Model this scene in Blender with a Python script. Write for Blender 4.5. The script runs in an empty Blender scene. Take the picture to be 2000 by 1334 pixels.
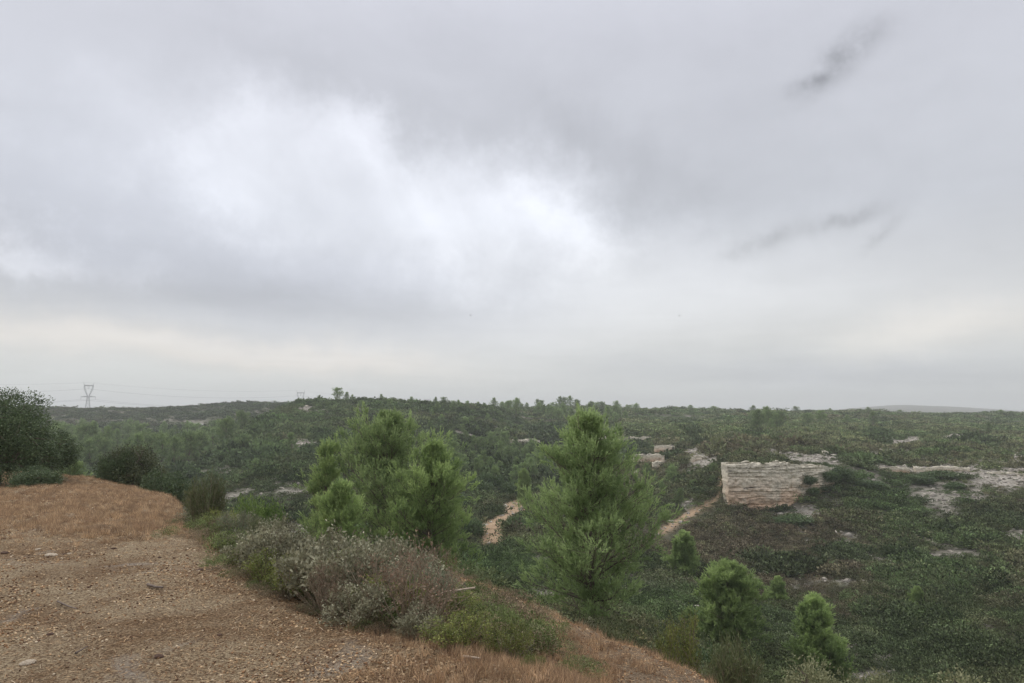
import bpy, math, time
import numpy as np
from math import radians as R, sin, cos, pi
T0 = time.time()
S = bpy.context.scene
COL = S.collection

# ------------------------------------------------------------------ camera
F, PITCH, EYE = 1444.0, math.atan(133 / 1444.0), 1.6
cam_d = bpy.data.cameras.new('camera'); cam = bpy.data.objects.new('camera', cam_d); COL.objects.link(cam)
cam_d.sensor_width = 36; cam_d.lens = F / 2000 * 36; cam_d.clip_start = 0.05; cam_d.clip_end = 12000
cam.location = (0, 0, EYE); cam.rotation_euler = (pi / 2 + PITCH, 0, 0)
S.camera = cam
S.view_settings.view_transform = 'Standard'; S.view_settings.look = 'None'
S.view_settings.exposure = 0.18; S.view_settings.gamma = 1.0; S.view_settings.use_curve_mapping = False
S.cycles.max_bounces = 7; S.cycles.diffuse_bounces = 3; S.cycles.transmission_bounces = 4
S.cycles.glossy_bounces = 2; S.cycles.volume_bounces = 1; S.cycles.transparent_max_bounces = 6
S.cycles.use_denoising = True
S.cycles.sample_clamp_indirect = 6

SUN_AZ, SUN_EL = R(-38), R(52)          # azimuth from +Y (ahead), negative to the left

def px_dir(x, y):
    v = (667 - y) / F; u = (x - 1000) / F
    d = np.array([u, cos(PITCH) - sin(PITCH) * v, sin(PITCH) + cos(PITCH) * v])
    return d / np.linalg.norm(d)

# ------------------------------------------------------------------ world: overcast sky
W = bpy.data.worlds.new('World'); S.world = W; W.use_nodes = True
nt = W.node_tree; N = nt.nodes; L = nt.links; N.clear()
def nn(t, **kw):
    n = N.new(t)
    for k, v in kw.items(): setattr(n, k, v)
    return n
def val(sock, v):
    if isinstance(v, bpy.types.NodeSocket): L.new(v, sock)
    else: sock.default_value = v
def m(op, a, b=None, c=None, clamp=False):
    n = nn('ShaderNodeMath', operation=op, use_clamp=clamp); val(n.inputs[0], a)
    if b is not None: val(n.inputs[1], b)
    if c is not None: val(n.inputs[2], c)
    return n.outputs[0]
tc = nn('ShaderNodeTexCoord'); sep = nn('ShaderNodeSeparateXYZ'); L.new(tc.outputs['Generated'], sep.inputs[0])
dx, dy, dz = sep.outputs
az = m('ARCTAN2', dx, dy); el = m('ARCSINE', dz)
# flat cloud-deck coordinates, so clouds shrink towards the horizon
h = m('ADD', m('MAXIMUM', dz, 0.0), 0.10)
cmb = nn('ShaderNodeCombineXYZ'); val(cmb.inputs[0], m('DIVIDE', dx, h)); val(cmb.inputs[1], m('DIVIDE', dy, h))
def noise(vec, scale, detail=4, rough=0.5, dist=0.0):
    n = nn('ShaderNodeTexNoise'); L.new(vec, n.inputs['Vector'])
    n.inputs['Scale'].default_value = scale; n.inputs['Detail'].default_value = detail
    n.inputs['Roughness'].default_value = rough; n.inputs['Distortion'].default_value = dist
    return n
n1 = noise(cmb.outputs[0], 0.55, 6, 0.55, 0.4)
n2 = noise(cmb.outputs[0], 1.5, 5, 0.55, 0.5)
nw = noise(tc.outputs['Generated'], 5.5, 8, 0.66)
nsep = nn('ShaderNodeSeparateXYZ'); L.new(nw.outputs['Color'], nsep.inputs[0])
waz = m('MULTIPLY_ADD', m('SUBTRACT', nsep.outputs[0], 0.5), 0.36, az)
wel = m('MULTIPLY_ADD', m('SUBTRACT', nsep.outputs[1], 0.5), 0.24, el)
ae = nn('ShaderNodeCombineXYZ'); L.new(waz, ae.inputs[0]); L.new(wel, ae.inputs[1])
stretch = nn('ShaderNodeCombineXYZ'); val(stretch.inputs[0], m('MULTIPLY', az, 2.0)); val(stretch.inputs[1], m('MULTIPLY', el, 14.0))
n3 = noise(stretch.outputs[0], 1.6, 5, 0.5, 0.6)
n4 = noise(tc.outputs['Generated'], 4.2, 9, 0.58, 0.5)
# bright thin places and dark thick places: pixel centre, sizes (px), turn, amount
BLOBS = [
 (345, 290, 90, 40, 15, .10), (480, 330, 280, 100, -18, .15), (740, 285, 100, 50, -35, .12), (620, 270, 180, 60, 0, .07),
 (420, 380, 150, 60, 0, .10), (880, 400, 220, 80, -28, .12), (980, 480, 220, 80, -10, .11), (1140, 470, 90, 40, 0, .12), (1000, 400, 120, 50, -30, .08), (1500, 590, 300, 40, 5, .05),
 (820, 500, 240, 80, 0, .06), (70, 470, 150, 34, -12, .22), (160, 180, 90, 60, 0, .09), (1360, 540, 260, 70, 10, .13), (1250, 430, 160, 60, 20, .05), (250, 665, 420, 24, -4, .07), (650, 700, 260, 22, -5, .05),
 (1830, 640, 120, 36, 10, .10), (1060, 350, 110, 80, -30, .06), (950, 650, 420, 60, 0, .07),
 (500, 130, 420, 130, 0, -.05), (300, 540, 420, 70, -6, -.11), (600, 600, 420, 34, -3, -.08), (1000, 230, 300, 100, -25, -.06), (1250, 330, 200, 60, -30, -.05), (700, 180, 200, 40, -15, -.04),
 (1550, 280, 420, 170, 0, -.075), (1650, 730, 420, 30, 0, -.08), (60, 330, 160, 120, 0, -.05), (1300, 70, 400, 120, 0, -.03)]
SM = [(1625, 130, 62, 24, 38, -.11), (1690, 82, 60, 20, 22, -.09), (1495, 470, 60, 15, 18, -.12), (1655, 428, 55, 13, 12, -.12), (1725, 455, 34, 9, 42, -.10),
      (1600, 155, 40, 12, 10, -.06)]
def blob_sum(blobs, vec):
    acc = None
    for (x, y, sx, sy, rot, amp) in blobs:
        d = px_dir(x, y); a = math.atan2(d[0], d[1]); e = math.asin(d[2])
        mp = nn('ShaderNodeMapping', vector_type='TEXTURE'); L.new(vec, mp.inputs[0])
        mp.inputs['Location'].default_value = (a, e, 0); mp.inputs['Rotation'].default_value = (0, 0, R(rot))
        mp.inputs['Scale'].default_value = (sx / F, sy / F, 1)
        dt = nn('ShaderNodeVectorMath', operation='DOT_PRODUCT'); L.new(mp.outputs[0], dt.inputs[0]); L.new(mp.outputs[0], dt.inputs[1])
        g = m('POWER', 0.45, dt.outputs['Value'])
        acc = m('MULTIPLY', g, amp) if acc is None else m('MULTIPLY_ADD', g, amp, acc)
    return acc
ael = nn('ShaderNodeCombineXYZ'); val(ael.inputs[0], m('MULTIPLY_ADD', m('SUBTRACT', nsep.outputs[0], 0.5), 0.20, az)); val(ael.inputs[1], m('MULTIPLY_ADD', m('SUBTRACT', nsep.outputs[1], 0.5), 0.07, el))
lowb = [b for b in BLOBS if b[1] >= 520]
big = blob_sum([b for b in BLOBS if b[1] < 520], ae.outputs[0]); layers = blob_sum(lowb, ael.outputs[0])
ae2 = nn('ShaderNodeCombineXYZ')
nw2 = noise(tc.outputs['Generated'], 22, 4, 0.6); ns2 = nn('ShaderNodeSeparateXYZ'); L.new(nw2.outputs['Color'], ns2.inputs[0])
val(ae2.inputs[0], m('MULTIPLY_ADD', m('SUBTRACT', ns2.outputs[0], 0.5), 0.03, az)); val(ae2.inputs[1], m('MULTIPLY_ADD', m('SUBTRACT', ns2.outputs[1], 0.5), 0.025, el))
small = blob_sum(SM, ae2.outputs[0])
br = m('ADD', m('MULTIPLY', big, m('MAXIMUM', m('MULTIPLY_ADD', n4.outputs[0], 2.4, -0.3), 0.15)), 0.625)
br = m('ADD', br, layers)
br = m('ADD', br, m('MULTIPLY', m('SUBTRACT', n1.outputs[0], 0.5), 0.15))
br = m('ADD', br, m('MULTIPLY', m('SUBTRACT', n2.outputs[0], 0.5), 0.10))
n5 = noise(tc.outputs['Generated'], 9.0, 8, 0.62, 0.8)
br = m('ADD', br, m('MULTIPLY', m('MULTIPLY', m('SUBTRACT', n5.outputs[0], 0.5), 0.35), m('ADD', m('MAXIMUM', big, 0.0), 0.05)))
lowmask = m('MULTIPLY', m('SUBTRACT', 0.30, el, clamp=True), 3.3, clamp=True)
br = m('ADD', br, m('MULTIPLY', m('MULTIPLY', m('SUBTRACT', n3.outputs[0], 0.5), 0.16), lowmask))
br = m('ADD', br, m('MULTIPLY', small, m('MAXIMUM', m('MULTIPLY_ADD', nw2.outputs[0], 4.5, -1.2), 0.0)))
br = m('MULTIPLY', m('MAXIMUM', br, 0.2), m('MULTIPLY_ADD', m('MULTIPLY', m('SUBTRACT', el, 0.45), 1.1, clamp=True), 0.55, 1.0))   # an overcast sky brightens evenly towards the zenith
# hue: lavender grey above, neutral with a warm band low down
ramp = nn('ShaderNodeValToRGB'); val(ramp.inputs[0], m('DIVIDE', el, 1.2, clamp=True))
cr = ramp.color_ramp; cr.elements[0].position = 0.0; cr.elements[0].color = (.97, 1.02, 1.0, 1)
cr.elements[1].position = 1.0; cr.elements[1].color = (1.0, 1.0, 1.0, 1)
e4 = cr.elements.new(0.48); e4.color = (.955, .97, 1.075, 1)
e2 = cr.elements.new(0.08); e2.color = (1.0, 1.005, 1.0, 1); e3 = cr.elements.new(0.21); e3.color = (.945, .975, 1.05, 1)
warm = blob_sum([(250, 660, 460, 30, -4, 1.0), (620, 700, 260, 24, -6, .5), (1840, 640, 140, 36, 8, .6), (60, 470, 150, 32, -12, .6)], ael.outputs[0])
cool = blob_sum([(520, 540, 480, 100, -5, 1.0), (1650, 735, 400, 34, 0, .6), (100, 330, 200, 160, 0, .5)], ael.outputs[0])
wc = nn('ShaderNodeMix', data_type='RGBA'); L.new(m('MULTIPLY', warm, 1.0, clamp=True), wc.inputs[0]); L.new(ramp.outputs[0], wc.inputs[6]); wc.inputs[7].default_value = (1.10, 1.04, .96, 1)
wc2 = nn('ShaderNodeMix', data_type='RGBA'); L.new(m('MULTIPLY', cool, 0.9, clamp=True), wc2.inputs[0]); L.new(wc.outputs[2], wc2.inputs[6]); wc2.inputs[7].default_value = (.94, .975, 1.085, 1)
cc = nn('ShaderNodeVectorMath', operation='SCALE'); L.new(wc2.outputs[2], cc.inputs[0]); L.new(m('MULTIPLY', br, 10.0), cc.inputs['Scale'])
sky = nn('ShaderNodeTexSky', sky_type='NISHITA'); sky.sun_disc = False
sky.sun_elevation = SUN_EL; sky.sun_rotation = SUN_AZ
mx = nn('ShaderNodeMix', data_type='RGBA'); mx.inputs[0].default_value = 0.95
L.new(sky.outputs[0], mx.inputs[6]); L.new(cc.outputs[0], mx.inputs[7])
bg = nn('ShaderNodeBackground'); bg.inputs[1].default_value = 0.1; L.new(mx.outputs[2], bg.inputs[0])
out = nn('ShaderNodeOutputWorld'); L.new(bg.outputs[0], out.inputs[0])

sun_d = bpy.data.lights.new('sun', 'SUN'); sun_d.energy = 1.5; sun_d.angle = R(28); sun_d.color = (1, .965, .90)
sun = bpy.data.objects.new('sun', sun_d); COL.objects.link(sun)
sun.rotation_euler = (pi / 2 - SUN_EL, 0, pi - SUN_AZ); sun.location = (0, 0, 80)

# ------------------------------------------------------------------ helpers
RNG = np.random.default_rng(7)
_tabs = {}
def vnoise(x, y, seed=0):
    if seed not in _tabs: _tabs[seed] = np.random.default_rng(1000 + seed).random((256, 256))
    t = _tabs[seed]; x = np.asarray(x, float); y = np.asarray(y, float)
    xi = np.floor(x).astype(int); yi = np.floor(y).astype(int); fx = x - xi; fy = y - yi
    fx = fx * fx * (3 - 2 * fx); fy = fy * fy * (3 - 2 * fy)
    x0, x1, y0, y1 = xi & 255, (xi + 1) & 255, yi & 255, (yi + 1) & 255
    return (t[x0, y0] * (1 - fx) * (1 - fy) + t[x1, y0] * fx * (1 - fy) + t[x0, y1] * (1 - fx) * fy + t[x1, y1] * fx * fy)
def fbm(x, y, o=4, seed=0, g=0.5):
    s = 0; a = 1; tot = 0
    for k in range(o):
        s = s + a * vnoise(x * 2 ** k + 17.3 * k, y * 2 ** k + 9.1 * k, seed + k); tot += a; a *= g
    return s / tot - 0.5
def sstep(a, b, x):
    t = np.clip((np.asarray(x, float) - a) / (b - a), 0, 1); return t * t * (3 - 2 * t)

def mesh_np(name, V, quads=None, tris=None, mats=(), attrs=None, smooth=False, mat_idx=None):
    me = bpy.data.meshes.new(name); V = np.asarray(V, np.float32)
    nq = 0 if quads is None else len(quads); ntr = 0 if tris is None else len(tris)
    me.vertices.add(len(V)); me.vertices.foreach_set('co', V.ravel())
    idx = []; 
    if nq: idx.append(np.asarray(quads, np.int32).ravel())
    if ntr: idx.append(np.asarray(tris, np.int32).ravel())
    if idx:
        idx = np.concatenate(idx); me.loops.add(len(idx)); me.loops.foreach_set('vertex_index', idx)
        me.polygons.add(nq + ntr)
        st = np.concatenate([np.arange(nq) * 4, nq * 4 + np.arange(ntr) * 3]).astype(np.int32)
        me.polygons.foreach_set('loop_start', st)
        if smooth: me.polygons.foreach_set('use_smooth', np.ones(nq + ntr, bool))
        if mat_idx is not None: me.polygons.foreach_set('material_index', np.asarray(mat_idx, np.int32))
    for mm in mats: me.materials.append(mm)
    for k, a in (attrs or {}).items():
        a = np.asarray(a)
        if a.ndim == 2: at = me.attributes.new(k, 'FLOAT_VECTOR', 'POINT'); at.data.foreach_set('vector', a.astype(np.float32).ravel())
        elif a.dtype.kind == 'i': at = me.attributes.new(k, 'INT', 'POINT'); at.data.foreach_set('value', a.astype(np.int32))
        else: at = me.attributes.new(k, 'FLOAT', 'POINT'); at.data.foreach_set('value', a.astype(np.float32))
    me.update(calc_edges=True); me.validate()
    return me
def link(name, data, parent=None, loc=None, label=None, cat=None, group=None, kind=None):
    o = bpy.data.objects.new(name, data); COL.objects.link(o)
    if parent is not None: o.parent = parent
    if loc is not None: o.location = loc
    if label: o['label'] = label
    if cat: o['category'] = cat
    if group: o['group'] = group
    if kind: o['kind'] = kind
    return o
def norm(a): return a / (np.linalg.norm(a, axis=-1, keepdims=True) + 1e-9)

def tubes(P0, P1, R0, R1, n=4):
    P0, P1 = np.asarray(P0, float), np.asarray(P1, float); R0 = np.asarray(R0, float)[:, None, None]; R1 = np.asarray(R1, float)[:, None, None]
    d = norm(P1 - P0); ref = np.where(np.abs(d[:, 2:3]) < .9, [[0, 0, 1.]], [[1., 0, 0]])
    a = norm(np.cross(d, ref)); b = np.cross(d, a)
    th = np.arange(n) * 2 * pi / n
    ring = a[:, None] * np.cos(th)[None, :, None] + b[:, None] * np.sin(th)[None, :, None]
    V = np.concatenate([P0[:, None] + ring * R0, P1[:, None] + ring * R1], 1).reshape(-1, 3)
    k = len(P0); base = (np.arange(k) * 2 * n)[:, None]; i = np.arange(n)[None]; j = (i + 1) % n
    Q = np.stack([base + i, base + j, base + n + j, base + n + i], -1).reshape(-1, 4)
    return V, Q
def blades(P, D, ln, w, tone):        # one thin triangle each
    D = norm(D); side = norm(np.cross(D, RNG.normal(size=D.shape))); ln = np.broadcast_to(ln, len(P))[:, None]; w = np.broadcast_to(w, len(P))[:, None]
    V = np.stack([P - side * w / 2, P + side * w / 2, P + D * ln], 1).reshape(-1, 3)
    return V, np.arange(len(P) * 3).reshape(-1, 3), np.repeat(tone, 3)
def leafs(P, D, ln, w, tone, cup=0.15):   # folded rhombus leaf, one quad each
    D = norm(D); side = norm(np.cross(D, RNG.normal(size=D.shape))); nrm = np.cross(side, D)
    ln = np.broadcast_to(ln, len(P))[:, None]; w = np.broadcast_to(w, len(P))[:, None]
    mid = P + D * ln * .45
    V = np.stack([P, mid + side * w / 2 + nrm * w * cup, P + D * ln, mid - side * w / 2 + nrm * w * cup], 1).reshape(-1, 3)
    return V, np.arange(len(P) * 4).reshape(-1, 4), np.repeat(tone, 4)

# ------------------------------------------------------------------ materials
def new_mat(name):
    mt = bpy.data.materials.new(name); mt.use_nodes = True; mt.node_tree.nodes.clear(); return mt
class NT:
    def __init__(s, mt): s.t = mt.node_tree
    def n(s, t, **kw):
        x = s.t.nodes.new(t)
        for k, v in kw.items(): setattr(x, k, v)
        return x
    def set(s, sock, v):
        if isinstance(v, bpy.types.NodeSocket): s.t.links.new(v, sock)
        elif isinstance(v, (tuple, list)) and len(v) == 3 and sock.type == 'RGBA': sock.default_value = (*v, 1)
        else: sock.default_value = v
    def mth(s, op, a, b=None, c=None, clamp=False):
        x = s.n('ShaderNodeMath', operation=op, use_clamp=clamp); s.set(x.inputs[0], a)
        if b is not None: s.set(x.inputs[1], b)
        if c is not None: s.set(x.inputs[2], c)
        return x.outputs[0]
    def mix(s, f, a, b, blend='MIX'):
        x = s.n('ShaderNodeMix', data_type='RGBA', blend_type=blend); s.set(x.inputs[0], f); s.set(x.inputs[6], a); s.set(x.inputs[7], b); return x.outputs[2]
    def noise(s, vec, scale, detail=3, rough=.55, dist=0.):
        x = s.n('ShaderNodeTexNoise'); s.set(x.inputs['Vector'], vec); x.inputs['Scale'].default_value = scale
        x.inputs['Detail'].default_value = detail; x.inputs['Roughness'].default_value = rough; x.inputs['Distortion'].default_value = dist
        return x.outputs[0]
    def attr(s, name, typ='GEOMETRY', out='Fac'):
        x = s.n('ShaderNodeAttribute', attribute_name=name, attribute_type=typ); return x.outputs[out]
    def ramp(s, f, stops):
        x = s.n('ShaderNodeValToRGB'); s.set(x.inputs[0], f); cr = x.color_ramp
        cr.elements[0].position, cr.elements[0].color = stops[0][0], (*stops[0][1], 1)
        cr.elements[1].position, cr.elements[1].color = stops[-1][0], (*stops[-1][1], 1)
        for p, c in stops[1:-1]: cr.elements.new(p).color = (*c, 1)
        return x.outputs[0]
    def scale(s, col, f):
        x = s.n('ShaderNodeVectorMath', operation='SCALE'); s.set(x.inputs[0], col); s.set(x.inputs['Scale'], f); return x.outputs[0]
    def diff(s, col, trans=0., normal=None, rough=.8):
        p = s.n('ShaderNodeBsdfPrincipled'); s.set(p.inputs['Base Color'], col); p.inputs['Roughness'].default_value = rough
        p.inputs['Specular IOR Level'].default_value = 0.25
        if normal is not None: s.set(p.inputs['Normal'], normal)
        o = s.n('ShaderNodeOutputMaterial')
        if trans > 0:
            tr = s.n('ShaderNodeBsdfTranslucent'); s.set(tr.inputs[0], col); mx = s.n('ShaderNodeMixShader'); mx.inputs[0].default_value = trans
            s.t.links.new(p.outputs[0], mx.inputs[1]); s.t.links.new(tr.outputs[0], mx.inputs[2]); s.t.links.new(mx.outputs[0], o.inputs[0])
        else: s.t.links.new(p.outputs[0], o.inputs[0])
    def bump(s, hgt, strength=.5, dist=.02):
        b = s.n('ShaderNodeBump'); s.set(b.inputs['Height'], hgt); b.inputs['Strength'].default_value = strength; b.inputs['Distance'].default_value = dist; return b.outputs[0]

def leaf_mat(name, dark, light, trans=.3, rnd=.25, rough=.6):
    """foliage: leaf colour varies by leaf (tone) and by plant"""
    mt = new_mat(name); g = NT(mt)
    t = g.attr('tone'); oi = g.n('ShaderNodeObjectInfo').outputs['Random']
    c = g.ramp(t, [(0.0, dark), (1.0, light)])
    c = g.scale(c, g.mth('MULTIPLY_ADD', oi, rnd * 2, 1 - rnd))
    g.diff(c, trans, rough=rough); return mt
def tint_mat(name, trans=.0, lo=.55, hi=1.4, rough=.8):
    """instanced small things: own colour from the instance, varied by leaf"""
    mt = new_mat(name); g = NT(mt)
    c = g.attr('tint', 'INSTANCER', 'Vector'); t = g.attr('tone')
    c = g.scale(c, g.mth('MULTIPLY_ADD', t, hi - lo, lo)); g.diff(c, trans, rough=rough); return mt
def bark_mat(name, c1, c2, sc=14):
    mt = new_mat(name); g = NT(mt); o = g.n('ShaderNodeTexCoord').outputs['Object']
    f = g.noise(o, sc, 4, .6, .4); g.diff(g.ramp(f, [(.3, c1), (.7, c2)]), 0, g.bump(f, .5, .01), .85); return mt

M = {}
M['bark'] = bark_mat('pine_bark', (.10, .075, .06), (.26, .21, .175))
M['twig'] = bark_mat('grey_twig', (.16, .125, .085), (.36, .295, .21), 40)
M['deadwood'] = bark_mat('bleached_wood', (.33, .25, .18), (.60, .50, .40), 30)
M['deadleaf'] = leaf_mat('dry_leaf', (.16, .10, .07), (.36, .26, .18), .1)
M['pine'] = leaf_mat('pine_needles', (.19, .268, .11), (.49, .605, .275), .5, .08)
M['pine_bright'] = leaf_mat('fresh_pine_needles', (.185, .27, .10), (.49, .61, .25), .5, .08)
M['pine_far'] = leaf_mat('distant_pine_needles', (.12, .18, .085), (.36, .46, .20), .3, .22)
M['oak'] = leaf_mat('holm_oak_leaves', (.048, .075, .036), (.19, .25, .125), .12, .12, .5)
M['oak_top'] = leaf_mat('rusty_oak_leaves', (.055, .075, .036), (.235, .25, .14), .12, .12, .5)
M['cistus'] = leaf_mat('grey_cistus_leaves', (.11, .11, .065), (.45, .43, .29), .15, .15)
M['rosemary'] = leaf_mat('rosemary_leaves', (.08, .10, .06), (.26, .29, .18), .15, .2)
M['kermes'] = leaf_mat('kermes_oak_leaves', (.07, .10, .028), (.34, .37, .11), .2, .2)
M['kermes_bright'] = leaf_mat('fresh_green_leaves', (.07, .12, .035), (.27, .36, .11), .3, .1)
M['pale'] = leaf_mat('pale_green_leaves', (.17, .18, .09), (.46, .46, .27), .25, .12)
M['broom'] = leaf_mat('broom_stems', (.08, .10, .045), (.23, .25, .12), .2, .15)
M['scrub'] = tint_mat('scrub_leaves', .12, .35, 1.75)
M['straw'] = tint_mat('dry_straw', .2, .5, 1.5)
M['chip'] = tint_mat('stone_chips', 0, .6, 1.35, .9)

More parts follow.
